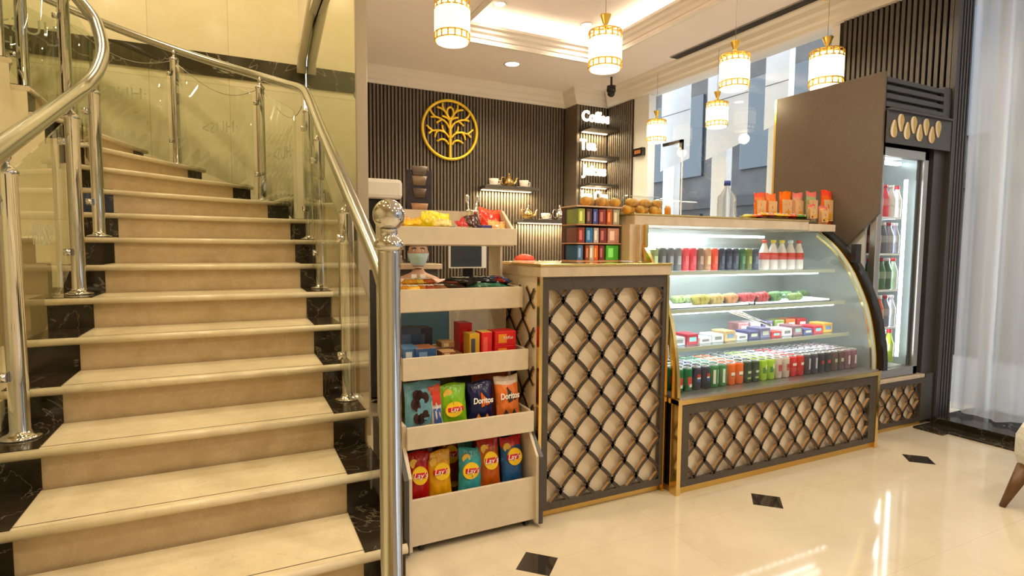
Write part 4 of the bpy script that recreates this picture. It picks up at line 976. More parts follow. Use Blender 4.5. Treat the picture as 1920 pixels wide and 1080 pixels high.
# ---- lowest shelf: packs
PK = [((225, 225, 222), 'white'), ((196, 200, 205), 'pale grey'), ((186, 50, 66), 'crimson'), ((232, 232, 230), 'plain white'), ((220, 222, 228), 'bluish white'), ((210, 180, 130), 'tan and white'), ((235, 232, 225), 'ivory'), ((90, 90, 130), 'indigo'), ((120, 118, 150), 'lavender grey'), ((205, 60, 60), 'red'), ((230, 228, 230), 'milk white'), ((150, 110, 115), 'dusty pink'), ((90, 100, 150), 'blue'), ((215, 70, 80), 'cherry red'), ((225, 180, 90), 'amber')]
for i, (c, nm) in enumerate(PK):
    x = 1.92+i*.089; yy = 2.16
    t = thing('snack_pack', '%s snack pack in the front row of the lowest glass shelf' % nm, 'snack pack', (x, yy, .661), 'packs on the lowest glass shelf')
    w, d, h = .078, .10, .030+.012*((i*7) % 3)
    MB().box(x-w/2, yy, .661, x+w/2, yy+d, .661+h, paint(c, .35, .2), .004).build('carton', None, t)
    MB().box(x-w*.3, yy-.001, .661+h*.3, x+w*.3, yy, .661+h*.7, paint(tuple(255-int(v*.6) for v in c), .4, .1)).build('label_strip', None, t)
for i in range(6):
    x = 2.62+i*.1
    c, nm = [((200, 150, 150), 'pinkish'), ((228, 215, 215), 'pale'), ((130, 120, 160), 'violet'), ((150, 170, 90), 'olive'), ((215, 120, 60), 'orange'), ((190, 60, 60), 'dark red')][i]
    t = thing('snack_pack', '%s snack pack in the back row of the lowest glass shelf' % nm, 'snack pack', (x, 2.30, .661), 'packs on the lowest glass shelf')
    MB().box(x-.042, 2.30, .661, x+.042, 2.38, .73, paint(c, .35, .3), .006).build('carton', None, t)
    MB().box(x-.02, 2.298, .68, x+.03, 2.30, .71, paint((235, 235, 230), .4, .1)).build('label_strip', None, t)

# ================================================================== BAGS AND PACKS
def bag_mesh(w, h, d, m, m_top=None, seed=0, crimp=.012):
    """pillow bag standing up, front towards -Y, base at the origin; crimped ends"""
    rnd = random.Random(seed); nx, nz = 12, 18; mb = MB(); vs = []
    ph = [rnd.uniform(0, 6.28) for _ in range(6)]
    for side in (-1, 1):
        for j in range(nz+1):
            f = j/nz; end = min(f, 1-f)*h
            th = min(1, max(0, (end-crimp)/(h*.28)))**.6
            for i in range(nx+1):
                u = i/nx*2-1; prof = max(0, 1-abs(u)**2.6)**.7
                sq = 1 - .07*th*(1 if True else 0)
                x = u*w/2*sq; y = side*(d/2*th*prof + .0006)
                wr = .0035*sin(9*u+ph[0]+7*f)*sin(5*f*3+ph[1])*th + .004*sin(23*u+ph[2])*max(0, 1-th)*(1 if end > crimp else .3)
                z = f*h + .004*sin(3*u+ph[3])*(f > .5); vs.append((x, y+side*wr, z))
    k = (nx+1)*(nz+1); fs = []; fm = []
    for s_ in (0, 1):
        for j in range(nz):
            for i in range(nx):
                a = s_*k+j*(nx+1)+i; q = (a, a+1, a+nx+2, a+nx+1); fs.append((q if s_ == 0 else q[::-1], j))
    v, _ = mb.faces(vs, [], m)
    i0, i1 = mb.mi(m), mb.mi(m_top or m)
    for q, j in fs:
        fc = mb.bm.faces.new([v[t_] for t_ in q]); fc.smooth = True; fc.material_index = i1 if j >= nz*.82 else i0
    bd = []
    for j in range(nz):
        for i in (0, nx): a = j*(nx+1)+i; bd.append((a, a+nx+1, k+a+nx+1, k+a))
    for i in range(nx):
        for j in (0, nz): a = j*(nx+1)+i; bd.append((a, a+1, k+a+1, k+a))
    for q in bd:
        try: fc = mb.bm.faces.new([v[t_] for t_ in q]); fc.material_index = i0
        except ValueError: pass
    return mb
def disc(cx, cz, rx, rz_, y, m, n=20, tilt=0):
    return MB().prism([(cx+rx*cos(2*PI*i/n)*cos(tilt)-rz_*sin(2*PI*i/n)*sin(tilt), cz+rx*cos(2*PI*i/n)*sin(tilt)+rz_*sin(2*PI*i/n)*cos(tilt)) for i in range(n)], 'y', y-.002, y+.006, m)
def bag(x, y, z, w, h, d, col, lab, top=None, lean=-.12, rz=0, style=None, seed=0, group=None, roll=0):
    if group and 'tray' in group: x = min(max(x, RX0+.008+w/2), RX1-.016-w/2); z += d/2*abs(sin(lean))+.001
    t = thing('crisp_bag', lab, 'crisp bag', (x, y, z), group); t.rotation_euler = (lean, roll, rz)
    def A(mb, n, m=None):
        o = mb.build(n, m, None); o.parent = t; return o
    A(bag_mesh(w, h, d, paint(col, .22, .25), paint(top, .22, .2) if top else None, seed), 'bag')
    f = -d/2-.001
    eh = .60 if z < .2 else .50
    if style in ('oval', 'ovalred'):
        A(disc(.0+.006*((seed % 3)-1), h*(eh+.03*(seed % 3)), w*.33, h*.15, f, paint((250, 205, 40), .3, .1), tilt=.2), 'emblem')
        A(MB().box(-w*.30, f-.004, h*(eh+.03*(seed % 3))-h*.05, w*.30, f+.004, h*(eh+.03*(seed % 3))+h*.05, paint((205, 25, 30), .3, .1), .004), 'banner')
        o = lettering("Lay's", (0, f-.0055, h*(eh+.03*(seed % 3))), h*.125, paint((250, 250, 245), .4, .02), None, ext=.0006, shear=.25); o.parent = t
        A(disc(-w*.22, h*.82, w*.17, h*.08, f+.012, paint((240, 195, 80), .4, .3), tilt=.5), 'printed_crisp')
        A(disc(w*.12, h*.13, w*.16, h*.05, f+.008, paint((225, 175, 70), .4, .3), tilt=-.3), 'printed_crisp')
    if style == 'tri':
        A(MB().prism([(-w*.06, h*.78), (w*.30, h*.52), (-w*.05, h*.46)], 'y', f-.001, f+.007, paint((232, 110, 30) if col[2] > col[0] else (60, 60, 70), .3, .1)), 'emblem')
        o = lettering('Doritos', (0, f-.006, h*.60), h*.17, paint((248, 246, 240), .4, .02), None, ext=.0006, shear=.1, off=.0008); o.parent = t; o.scale = (w*.80/(h*.17*3.3), 1, 1)
        for s_, (a, b) in enumerate(((-.18, .18), (.16, .16))):
            A(MB().prism([(w*a-w*.18, h*b-.01), (w*a+w*.15, h*b), (w*a, h*b+h*.16)], 'y', f, f+.008, paint((235, 140, 50) if col[2] > col[0] else (52, 50, 60), .4, .3)), 'printed_crisp')
    if style == 'photo':
        rnd = random.Random(seed)
        for k in range(9): A(disc(rnd.uniform(-.28, .12)*w, h*rnd.uniform(.3, .8), w*.10, h*.10, f+.002, paint((40+rnd.randint(0, 40), 28, 26), .5, .3), 10), 'printed_blot')
        A(disc(w*.12, h*.14, w*.24, h*.09, f, paint((240, 150, 50), .4, .3)), 'printed_crisp')
    if style == 'stripe':
        A(MB().box(-w*.3, f, h*.12, w*.3, f+.004, h*.55, paint((70, 100, 170), .4, .3)), 'label_strip'); A(MB().box(-w*.3, f-.001, h*.62, w*.35, f+.004, h*.9, paint((215, 70, 50), .4, .3)), 'label_strip')
    if style == 'kraft':
        A(MB().prism([(-w*.36, h*.12), (w*.36, h*.12), (w*.40, h*.72), (-w*.40, h*.72)], 'y', f-.001, f+.006, paint((222, 178, 128), .6, .15)), 'label_panel')
        A(disc(w*.05, h*.26, w*.26, h*.10, f-.002, paint((235, 170, 60), .4, .3)), 'printed_nuts')
        A(disc(-w*.2, h*.22, w*.08, h*.05, f-.003, paint((110, 80, 40), .4, .3)), 'printed_mark')
    return t
# ================================================================== SNACK RACK
t = rack = thing('snack_rack', 'stepped beige snack rack with five trays, standing between the newel post and the counter', 'display rack', (.83, 2.0, 0))
RX0, RX1 = .562, 1.098
LIPS = [(1.985, .03, .208, .10), (2.015, .39, .475, .40), (2.07, .64, .727, .65), (2.125, .897, .985, .905), (2.185, 1.16, 1.231, 1.168)]
YB = 2.46
for i, (y, z0, z1, zf) in enumerate(LIPS):
    mb = MB().box(RX0, y, z0, RX1, y+.014, z1, M['laminate'], .0015)
    mb.box(RX0+.004, y+.014, zf-.012, RX1-.012, YB if i != 4 else 2.47, zf, M['laminate'])
    bt = zf+.055 if i < 4 else 1.315
    mb.box(RX0+.004, YB-.012, zf-.012, RX1-.012, YB, bt, M['laminate'])
    mb.build('tray', None, rack)
prof = [(1.99, .03), (YB, .03), (YB, 1.31), (2.30, 1.31), (2.20, 1.16), (2.20, .98), (2.14, .90), (2.14, .72), (2.085, .64), (2.085, .47), (2.035, .40), (1.992, .30)]
prof = [(1.965, .022), (YB, .022), (YB, 1.315), (2.32, 1.315), (2.215, 1.232), (2.215, 1.16), (2.33, 1.158), (2.33, .99), (2.155, .985), (2.155, .897), (2.29, .89), (2.29, .73), (2.10, .727), (2.10, .64), (2.24, .635), (2.24, .48), (2.045, .475), (2.045, .39), (1.968, .30)]
MB().prism(prof, 'x', RX1-.012, RX1, M['laminate']).build('side_panel', None, rack)
MB().prism(prof, 'x', RX0-.010, RX0+.004, M['laminate']).build('side_panel', None, rack)
edge = [(1.958, .018), (YB+.01, .018), (YB+.01, .40), (2.05, .39), (1.958, .30)]
MB().prism(edge, 'x', RX1, RX1+.015, M['charcoal']).build('outer_cheek', None, rack)
MB().prism(edge, 'x', RX0-.028, RX0-.010, M['charcoal']).build('outer_cheek', None, rack)
MB().box(RX0+.01, YB-.002, .03, RX1-.012, YB+.008, .62, M['laminate']).build('back_panel', None, rack)
for y0, z0, z1 in ((2.142, .905, .962), (2.087, .65, .680)): MB().box(RX0+.012, y0, z0, RX1-.02, YB-.02, z1, M['laminate']).build('tray_insert', None, rack)
for x in (RX0+.03, RX1-.06):
    for y in (2.01, 2.42): MB().tube([(x+.012, y, .018), (x+.028, y, .018)], .018, M['black'], 14).build('caster', None, rack)
# bottom tray bags, front row then back row
FB = [(778, 86, (176, 24, 26), 'red crisp bag with yellow crisps, leftmost in the bottom tray', None, 1, .094, .20), (828, 0, (236, 170, 20), 'yellow crisp bag, second from left in the bottom tray', (240, 180, 60), 2, .100, .19), (880, 0, (60, 160, 170), 'teal crisp bag leaning in the middle of the bottom tray', None, 3, .106, .185),
      (922, 0, (196, 92, 24), 'orange and gold crisp bag, fourth in the bottom tray', (180, 40, 30), 4, .095, .215), (962, 0, (40, 96, 160), 'blue crisp bag at the right end of the bottom tray', (200, 40, 44), 5, .10, .205)]
for i, (px, _, col, lab, top, sd, w, h) in enumerate(FB):
    bag(xat(px, 2.06, 880), 2.06+.003*(i % 2), .115, w, h+.035, .05, col, lab, top, -.14, 0, 'oval', sd, 'crisp bags in the bottom tray', [.04, -.03, .08, -.02, .0][i])
BBk = [(800, (120, 30, 26), 'dark red'), (845, (150, 60, 30), 'rusty brown'), (872, (70, 150, 150), 'greenish teal'), (905, (150, 36, 30), 'maroon'), (968, (50, 100, 160), 'mid blue')]
for i, (px, col, nm) in enumerate(BBk):
    bag(xat(px, 2.2, 850), 2.20, .115, .095, .255, .05, col, '%s crisp bag in the back row of the bottom tray' % nm, None, -.1, 0, 'oval' if i % 2 else None, i, 'crisp bags in the bottom tray')
# fourth tray
bag(xat(787, 2.09, 760), 2.09, .405, .150, .215, .05, (110, 165, 190), 'wide pale blue crisp bag with dark figures, leftmost in the fourth tray', None, -.14, 0, 'photo', 4, 'crisp bags in the fourth tray', .03)
bag(xat(822, 2.075, 760), 2.075, .405, .05, .20, .03, (226, 222, 226), 'slim white and red packet beside the pale blue bag in the fourth tray', (220, 90, 60), -.14, 0, 'stripe', 5, 'crisp bags in the fourth tray', -.05)
bag(xat(854, 2.08, 760), 2.08, .405, .112, .198, .05, (130, 190, 30), 'lime green crisp bag in the fourth tray', None, -.12, 0, 'oval', 6, 'crisp bags in the fourth tray', -.04)
bag(xat(903, 2.09, 750), 2.09, .405, .112, .195, .05, (24, 32, 84), 'navy corn chip bag in the fourth tray', None, -.12, 0, 'tri', 7, 'crisp bags in the fourth tray')
bag(xat(955, 2.09, 750), 2.09, .405, .112, .205, .05, (240, 128, 60), 'orange corn chip bag at the right end of the fourth tray', (235, 215, 200), -.12, 0, 'tri', 8, 'crisp bags in the fourth tray', -.04)
for i, (px, col, nm) in enumerate([(800, (90, 60, 60), 'brownish'), (870, (40, 46, 50), 'near black'), (900, (190, 90, 40), 'burnt orange'), (965, (200, 110, 60), 'pale orange')]):
    bag(xat(px, 2.22, 720), 2.22, .405, .11, .205, .05, col, '%s crisp bag in the back row of the fourth tray' % nm, None, -.1, 0, None, i+20, 'crisp bags in the fourth tray')
# third tray boxes
def carton(x, y, z, w, d, h, col, lab, top=None, mark=None, rz=0, cat='snack box', group='boxes in the third tray', name='snack_box', words=None):
    t = thing(name, lab, cat, (x, y, z), group, rz)
    o = MB().box(-w/2, 0, 0, w/2, d, h, paint(col, .35, .15), .002).build('carton', None, None); o.parent = t
    if top: o = MB().box(-w/2+.001, .001, h-.0005, w/2-.001, d-.001, h+.001, paint(top, .4, .15)).build('top_flap', None, None); o.parent = t
    if mark:
        o = MB().box(-w*.34, -.0012, h*.18, w*.05, .001, h*.82, paint(mark, .4, .1)).build('label_panel', None, None); o.parent = t
    if words: o = lettering(words, (w*.12, -.002, h*.55), h*.3, paint((245, 240, 235), .4, .02), None, ext=.0005); o.parent = t
    return t
def P3(px, y, py=640): return xat(px, y, py)
Z3 = .681
carton(P3(771, 2.12), 2.12, Z3, .065, .10, .075, (70, 110, 160), 'light blue biscuit box, front left of the third tray', (90, 130, 175), (200, 210, 220))
carton(P3(799, 2.11), 2.11, Z3, .085, .10, .072, (52, 84, 140), 'blue biscuit box with an orange lid, left part of the third tray', (170, 110, 70), (120, 150, 190))
carton(P3(768, 2.25), 2.25, Z3, .10, .09, .135, (60, 80, 110), 'slate blue box behind, at the left of the third tray', None, (90, 110, 150))
carton(P3(795, 2.26), 2.26, Z3, .075, .09, .13, (38, 46, 66), 'dark navy box behind the blue biscuit box', None, (80, 90, 120))
for i, (px, y, z) in enumerate([(842, 2.11, 0), (842, 2.115, .026), (856, 2.2, 0), (840, 2.21, .05), (866, 2.12, 0)]):
    carton(P3(px, y), y, Z3+z, .058, .07, .024, [(120, 60, 40), (150, 90, 60), (110, 70, 50), (170, 130, 90), (90, 48, 34)][i], '%s chocolate tub in the middle of the third tray' % ['reddish brown', 'light brown', 'olive brown', 'tan', 'dark brown'][i], (200, 160, 110), (220, 190, 150), name='chocolate_tub', group='chocolate tubs in the third tray') if z == 0 or True else None
carton(P3(874, 2.24), 2.24, Z3, .055, .08, .145, (214, 40, 46), 'tall red box behind the others in the third tray', None, (230, 60, 60))
carton(P3(890, 2.13), 2.13, Z3, .045, .07, .115, (206, 160, 40), 'narrow yellow and grey box in the third tray', None, (70, 70, 90))
carton(P3(913, 2.13), 2.13, Z3, .048, .07, .118, (222, 40, 44), 'red box with a drawn cup in the third tray', (230, 190, 60), (235, 90, 80))
carton(P3(948, 2.12), 2.12, Z3, .100, .09, .058, (210, 30, 34), 'lower red box at the right end of the third tray', None, (240, 150, 40), words='KitKat')
carton(P3(948, 2.125), 2.125, Z3+.0585, .098, .085, .058, (222, 36, 38), 'upper red box stacked at the right end of the third tray', (230, 50, 50), (240, 150, 40), words='KitKat')
# second tray packets
def packet(x, y, z, L, w, h, col, lab, rz, group, name='snack_packet', mark=(230, 230, 225)):
    if 'tray' in group: x = min(max(x, RX0+.05), RX1-.085)
    t = thing(name, lab, 'snack packet', (x, y, z), group, rz)
    m = bag_mesh(w, L, h*2, paint(col, .2, .3), None, int(abs(x)*997), .008); o = m.build('wrapper', None, None); o.parent = t; o.rotation_euler = (-PI/2+.0, 0, 0); o.location = (0, -L/2, h)
    o2 = MB().box(-w*.25, -L*.25, 2*h-.003, w*.25, L*.2, 2*h+.001, paint(mark, .4, .2)).build('label_strip', None, None); o2.parent = t
    return t
Z2 = .964
for i, (px, y, col, nm, rz) in enumerate([(764, 2.19, (226, 150, 40), 'gold foil', .4), (777, 2.18, (240, 190, 60), 'yellow foil', -.3), (792, 2.2, (190, 110, 30), 'bronze foil', .5), (806, 2.19, (150, 60, 40), 'red-brown foil', -.2), (822, 2.20, (140, 90, 60), 'brown foil', .7)]):
    packet(P3(px, y, 528), y, Z2+.002, .075, .05, .016, col, '%s sweet wrapper on the left of the second tray' % nm, rz, 'sweets in the second tray')
for i, (px, y, col, nm, rz) in enumerate([(768, 2.28, (230, 160, 50), 'pale gold foil', .9), (786, 2.29, (246, 200, 80), 'bright gold foil', .2), (803, 2.28, (180, 90, 40), 'copper foil', 1.2)]):
    packet(P3(px, y, 520), y, Z2+.02, .075, .05, .018, col, '%s sweet wrapper behind, on the left of the second tray' % nm, rz, 'sweets in the second tray')
for i, (px, y, col, nm, rz, mk_) in enumerate([(842, 2.24, (52, 36, 32), 'dark brown', .9, (170, 80, 50)), (862, 2.23, (36, 34, 36), 'black', .9, (190, 190, 180)), (884, 2.22, (70, 110, 90), 'grey green', .9, (180, 200, 190)), (902, 2.25, (40, 44, 56), 'blue-black', .9, (200, 200, 200)), (920, 2.22, (60, 120, 100), 'mint and black', .9, (190, 220, 200)), (940, 2.23, (36, 50, 84), 'navy', .9, (120, 140, 180)), (958, 2.25, (30, 38, 56), 'midnight blue', .7, (90, 100, 130)), (972, 2.24, (130, 40, 34), 'dark red', .5, (170, 60, 50))]):
    packet(P3(px, y, 525), y, Z2+.001+.020*(i % 2), .15, .052, .020, col, '%s bar lying slantwise in the right half of the second tray' % nm, rz, 'chocolate bars in the second tray', 'chocolate_bar', mk_)
# top tray
Z1 = 1.17
for i, (px, y, w, h, col, nm, ro) in enumerate([(758, 2.30, .10, .05, (236, 170, 90), 'pale orange wafer packet at the far left of the top tray', .1), (780, 2.26, .10, .045, (240, 190, 40), 'amber wafer packet at the left of the top tray', -.1), (800, 2.25, .08, .07, (240, 210, 20), 'bright yellow packet lying left in the top tray', .3), (822, 2.28, .11, .075, (246, 226, 10), 'long bright yellow packet in the top tray', .05), (830, 2.24, .09, .04, (230, 205, 120), 'cream and yellow packet at the front of the top tray', 0)]):
    bag(xat(px, y, 412), y, Z1+.03, w, h+.02, .04, col, nm, None, -.3, 0, None, 40+i, 'packets in the top tray', ro)
for i, (px, col, nm) in enumerate([(846, (80, 44, 30), 'dark chocolate bar'), (858, (200, 160, 130), 'pale chocolate bar'), (870, (190, 140, 110), 'caramel-coloured bar'), (880, (70, 40, 30), 'second dark chocolate bar')]):
    carton(xat(px, 2.24, 420), 2.235, Z1+.0, .026, .09, .066, col, '%s standing in the middle of the top tray' % nm, (225, 210, 200), None, cat='chocolate bar', group='chocolate bars in the top tray', name='chocolate_bar')
bag(xat(884, 2.26, 410), 2.26, Z1+.01, .045, .10, .03, (206, 50, 50), 'narrow red packet leaning in the top tray', None, -.3, 0, None, 51, 'packets in the top tray', -.5)
bag(xat(900, 2.27, 405), 2.27, Z1+.01, .075, .115, .03, (78, 44, 34), 'dark brown packet leaning in the top tray', None, -.3, 0, None, 52, 'packets in the top tray', -.35)
bag(xat(926, 2.30, 405), 2.30, Z1+.01, .11, .145, .04, (232, 56, 30), 'bright red packet at the right of the top tray', (236, 90, 50), -.35, 0, None, 53, 'packets in the top tray', .1)
bag(xat(938, 2.25, 415), 2.25, Z1+.01, .085, .085, .035, (236, 176, 100), 'golden packet in front of the bright red one in the top tray', None, -.3, 0, None, 54, 'packets in the top tray', 0)
carton(xat(912, 2.23, 425), 2.225, Z1, .05, .05, .075, (84, 74, 140), 'small violet box at the front of the top tray', None, (230, 230, 235), group='packets in the top tray')
# silver jar behind the top tray
x, y, z = xat(885, 2.40, 385), 2.40, 1.169
t = thing('silver_jug', 'small silver jug with two upright spoons at the back of the top tray', 'jug', (x, y, z))
MB().lathe([(0, 0), (.026, 0), (.036, .04), (.030, .10), (.026, .135), (.030, .15)], (x, y, z), M['silver'], 20).build('body', None, t)
for dx in (-.016, .018): MB().tube([(x+dx*.4, y, z+.06), (x+dx*1.3, y, z+.19)], .004, M['silver'], 8).ball((x+dx*1.45, y, z+.20), .013, M['silver'], 10, (.8, .4, 1.6)).build('spoon', None, t)
t = thing('dish_cover', 'rounded orange-red dish cover at the left end of the service counter', 'lid', (1.17, 2.42, 1.084))
x = xat(980, 2.44, 480)
MB().lathe([(.05, 0), (.052, .004), (.045, .022), (.02, .034), (0, .036)], (x+.01, 2.44, 1.084), paint((225, 80, 50), .4, .4), 20).build('dome', None, t); t.location.z = 1.084
MB().lathe([(0, 0), (.055, 0), (.055, .004), (0, .004)], (x+.01, 2.44, 1.084), M['ceramic'], 20).build('dish', None, t)

# ================================================================== SMALL RACK OF BOXES ON THE COUNTER
t = thing('counter_rack', 'small wire-sided rack of colourful snack boxes standing on the service counter', 'display rack', (1.6, 2.36, 1.084))
gx0, gx1, gy = 1.495, 1.765, 2.33
for z in (1.084, 1.170, 1.262): MB().box(gx0, gy, z, gx1, gy+.14, z+.006, paint((200, 150, 120), .4, .1)).build('shelf', None, t)
MB().box(gx0, gy, 1.352, gx1, gy+.16, 1.358, paint((225, 190, 165), .4, .1)).build('top_board', None, t)
for x in (gx0, gx1-.006): MB().box(x, gy, 1.09, x+.006, gy+.14, 1.352, M['plastic_clear']).build('side_panel', None, t)
MB().box(gx0, gy+.134, 1.09, gx1, gy+.14, 1.352, paint((120, 50, 45), .5, .1)).build('back_panel', None, t)
rowsz = [(1.0905, [(1099, 12, (80, 120, 180), 'pale blue'), (1114, 10, (150, 80, 50), 'rust'), (1122, 10, (190, 190, 180), 'grey-white'), (1131, 10, (230, 100, 30), 'orange and violet'), (1143, 12, (120, 50, 45), 'wine red'), (1165, 27, (80, 190, 60), 'bright green')]),
         (1.1765, [(1101, 14, (150, 60, 50), 'brick red'), (1117, 15, (60, 120, 180), 'sky blue'), (1131, 11, (200, 190, 190), 'white and blue'), (1145, 15, (130, 56, 50), 'maroon'), (1167, 25, (205, 150, 135), 'pale pink')]),
         (1.2685, [(1101, 14, (170, 185, 80), 'olive green'), (1116, 12, (96, 60, 56), 'dark brown'), (1129, 11, (70, 80, 150), 'blue and white'), (1143, 15, (140, 56, 50), 'ox-blood'), (1158, 12, (200, 100, 40), 'deep orange'), (1172, 14, (180, 170, 140), 'sand')])]
for ri, (z, items) in enumerate(rowsz):
    wpp = (gx1-gx0-.02)/(1180-1094)
    for px, w, col, nm in items:
        x = gx0+.01+(px-1094)*wpp; ww = w*wpp
        carton(x, gy+.004, z, ww-.003, .11, .074, col, '%s snack box on the %s shelf of the counter rack' % (nm, ['lowest', 'middle', 'top'][ri]), None, tuple(min(255, v+70) for v in col), group='snack boxes in the counter rack')
# bags of buns on the rack and the case top
def bun_bag(x0, x1, y, z, n, lab, rows=2):
    t = thing('bun_bag', lab, 'bag of buns', ((x0+x1)/2, y, z)); rnd = random.Random(n)
    for r in range(rows):
        for i in range(n-r):
            x = x0+.03+(x1-x0-.06)*(i+.5*r)/(max(1, n-1)); MB().ball((x, y+.03*((i % 2)), z+.026+r*.036), .030, M['bread'], 14, (1.0, 1.0, .8)).build('bun', None, t)
    mb = MB(); L = x1-x0; pts = [(x0+L*i/10, y+.015, z+.036+.014*(rows-1)) for i in range(11)]
    mb.tube(pts, [.02 if i in (0, 10) else .042+.010*(rows-1) for i in range(11)], M['plastic_clear'], 14); mb.build('clear_bag', None, t)
    return t
bun_bag(1.56, 1.80, 2.40, 1.360, 5, 'clear bag of round buns on top of the counter rack', 1)
bun_bag(1.815, 2.10, 2.40, 1.327, 6, 'clear bag heaped with golden buns at the left end of the display case top', 2)
# ---- items on the case top
t = thing('water_bottle', 'large clear water bottle with a blue cap on the stone top of the display case', 'bottle', (2.66, 2.48, 1.327))
x, y, z = xat(1363, 2.48, 370), 2.48, 1.327
MB().lathe([(0, 0), (.05, 0), (.054, .01), (.054, .10), (.051, .105), (.054, .11), (.052, .135), (.022, .175), (.015, .19), (.015, .205)], (x, y, z), M['pet'], 24).build('body', None, t)
MB().lathe([(0, .20), (.019, .20), (.019, .228), (0, .228)], (x, y, z), paint((40, 70, 160), .4, .05), 18).build('cap', None, t)
t.location.x = x
for c in t.children: c.location.x -= (x-2.66)
t = thing('tin', 'small amber tin on the case top beside the bag of buns', 'tin', (xat(1252, 2.5, 390), 2.5, 1.327))
x = xat(1252, 2.5, 390)
MB().lathe([(0, 0), (.018, 0), (.018, .05), (.016, .055), (0, .055)], (x, 2.5, 1.327), paint((205, 140, 50), .4, .2), 16).build('body', None, t)
MB().lathe([(0, .055), (.014, .055), (.014, .07), (0, .07)], (x, 2.5, 1.327), M['white'], 14).build('cap', None, t)
GR = 'pouches on the display case top'
POU = [(1425, 2.50, 358, .095, .175, (232, 120, 50), (235, 90, 60), 'orange and cream nut pouch, leftmost of the back row'), (1446, 2.50, 356, .095, .175, (232, 122, 50), (236, 120, 70), 'orange nut pouch, second of the back row'), (1473, 2.47, 352, .110, .190, (240, 110, 16), (240, 110, 16), 'plain bright orange nut pouch, third of the back row'), (1496, 2.45, 352, .095, .185, (206, 150, 120), (226, 120, 110), 'cream and pink nut pouch, fourth of the back row'), (1522, 2.40, 352, .098, .190, (150, 170, 120), (220, 110, 100), 'green-edged nut pouch, fifth of the back row')]
for px, y, py, w, h, col, top, lab in POU:
    x = xat(px, y, 380); bag(x, y, 1.327, w, h, .035, col, lab+' on the case top', top, -.04, 0, 'kraft', int(px), GR)
bag(xat(1520, 2.31, 400), 2.305, 1.327, .070, .10, .03, (190, 150, 110), 'small cream nut pouch at the front, left of the last pouch on the case top', (214, 110, 100), -.04, 0, 'kraft', 71, GR)
bag(xat(1545, 2.30, 400), 2.305, 1.306, .075, .115, .03, (206, 150, 100), 'small cream nut pouch at the front right corner of the case top', (214, 110, 100), -.04, 0, 'kraft', 72, GR)
bag(xat(1553, 2.38, 365), 2.385, 1.306, .105, .225, .035, (238, 100, 30), 'tall orange nut pouch at the right corner of the case top', (236, 70, 50), -.04, 0, 'kraft', 73, GR)
t = thing('pouch_tray', 'low dark tray holding small packets on the case top', 'tray', (2.8, 2.30, 1.327))
MB().box(xat(1424, 2.30, 405), 2.29, 1.327, xat(1518, 2.30, 405), 2.39, 1.334, paint((60, 36, 30), .5, .1), .002).build('pan', None, t)
for i, (px, col, nm) in enumerate([(1402, (216, 220, 120), 'pale lime'), (1410, (226, 140, 60), 'orange-gold'), (1420, (206, 60, 60), 'red and pink'), (1432, (240, 160, 40), 'amber'), (1444, (230, 130, 100), 'salmon'), (1458, (240, 190, 40), 'yellow'), (1472, (246, 170, 40), 'bright amber'), (1486, (230, 80, 40), 'vermilion'), (1500, (90, 140, 50), 'leaf green'), (1512, (110, 130, 60), 'olive')]):
    packet(xat(px, 2.33, 400), 2.335, 1.330+(.006 if px > 1424 else 0), .07, .05, .014 if px > 1424 else .010, col, '%s small packet in the front row on the case top' % nm, .4-.13*i, 'small packets on the case top')

# ================================================================== FRIDGE CABINET
FX0, FX1, FY, FB_ = 3.49, 4.172, 2.085, 2.83
t = fr = thing('drinks_fridge', 'tall glass-door drinks fridge in a dark cabinet with a lattice base', 'fridge', (3.83, FY, 0))
side = [(2.83, .0), (2.83, 2.206), (2.09, 2.206), (2.085, 1.371), (2.211, 1.246), (2.303, 1.152), (2.42, 1.02), (2.5, .9), (2.5, 0)]
MB().prism(side, 'x', FX0-.018, FX0, M['brown_panel']).build('side_panel', None, fr)
MB().box(FX0-.020, 2.83, .0, FX0+.02, 2.845, 2.206, M['gold2']).build('rear_edge', None, fr)
MB().box(FX1, FY-.01, 0, FX1+.016, 2.08, 2.20, M['charcoal']).box(FX1-.12, FY+.02, .03, FX1, FY+.05, 1.80, M['charcoal']).build('right_panel', None, fr)
MB().box(FX0, 2.80, 0, FX1, 2.82, 2.18, M['charcoal']).box(FX0, FY+.03, 2.02, FX1-.01, 2.80, 2.04, M['charcoal']).box(FX1-.012, FY+.05, .03, FX1, 2.80, 2.10, M['charcoal']).box(FX0, FY+.055, .03, FX0+.01, 2.80, .31, M['charcoal']).build('carcass', None, fr)
# louvred head
mb = MB()
for i in range(4): mb.box(FX0, FY, 2.175-.048*i-.028, FX1-.085, FY+.02, 2.175-.048*i, M['charcoal'], .002)
mb.box(FX0, FY+.02, 1.99, FX1-.085, FY+.03, 2.18, M['black']).box(FX1-.085, FY, 1.99, FX1, FY+.02, 2.19, M['charcoal'])
mb.build('louvre_panel', None, fr)
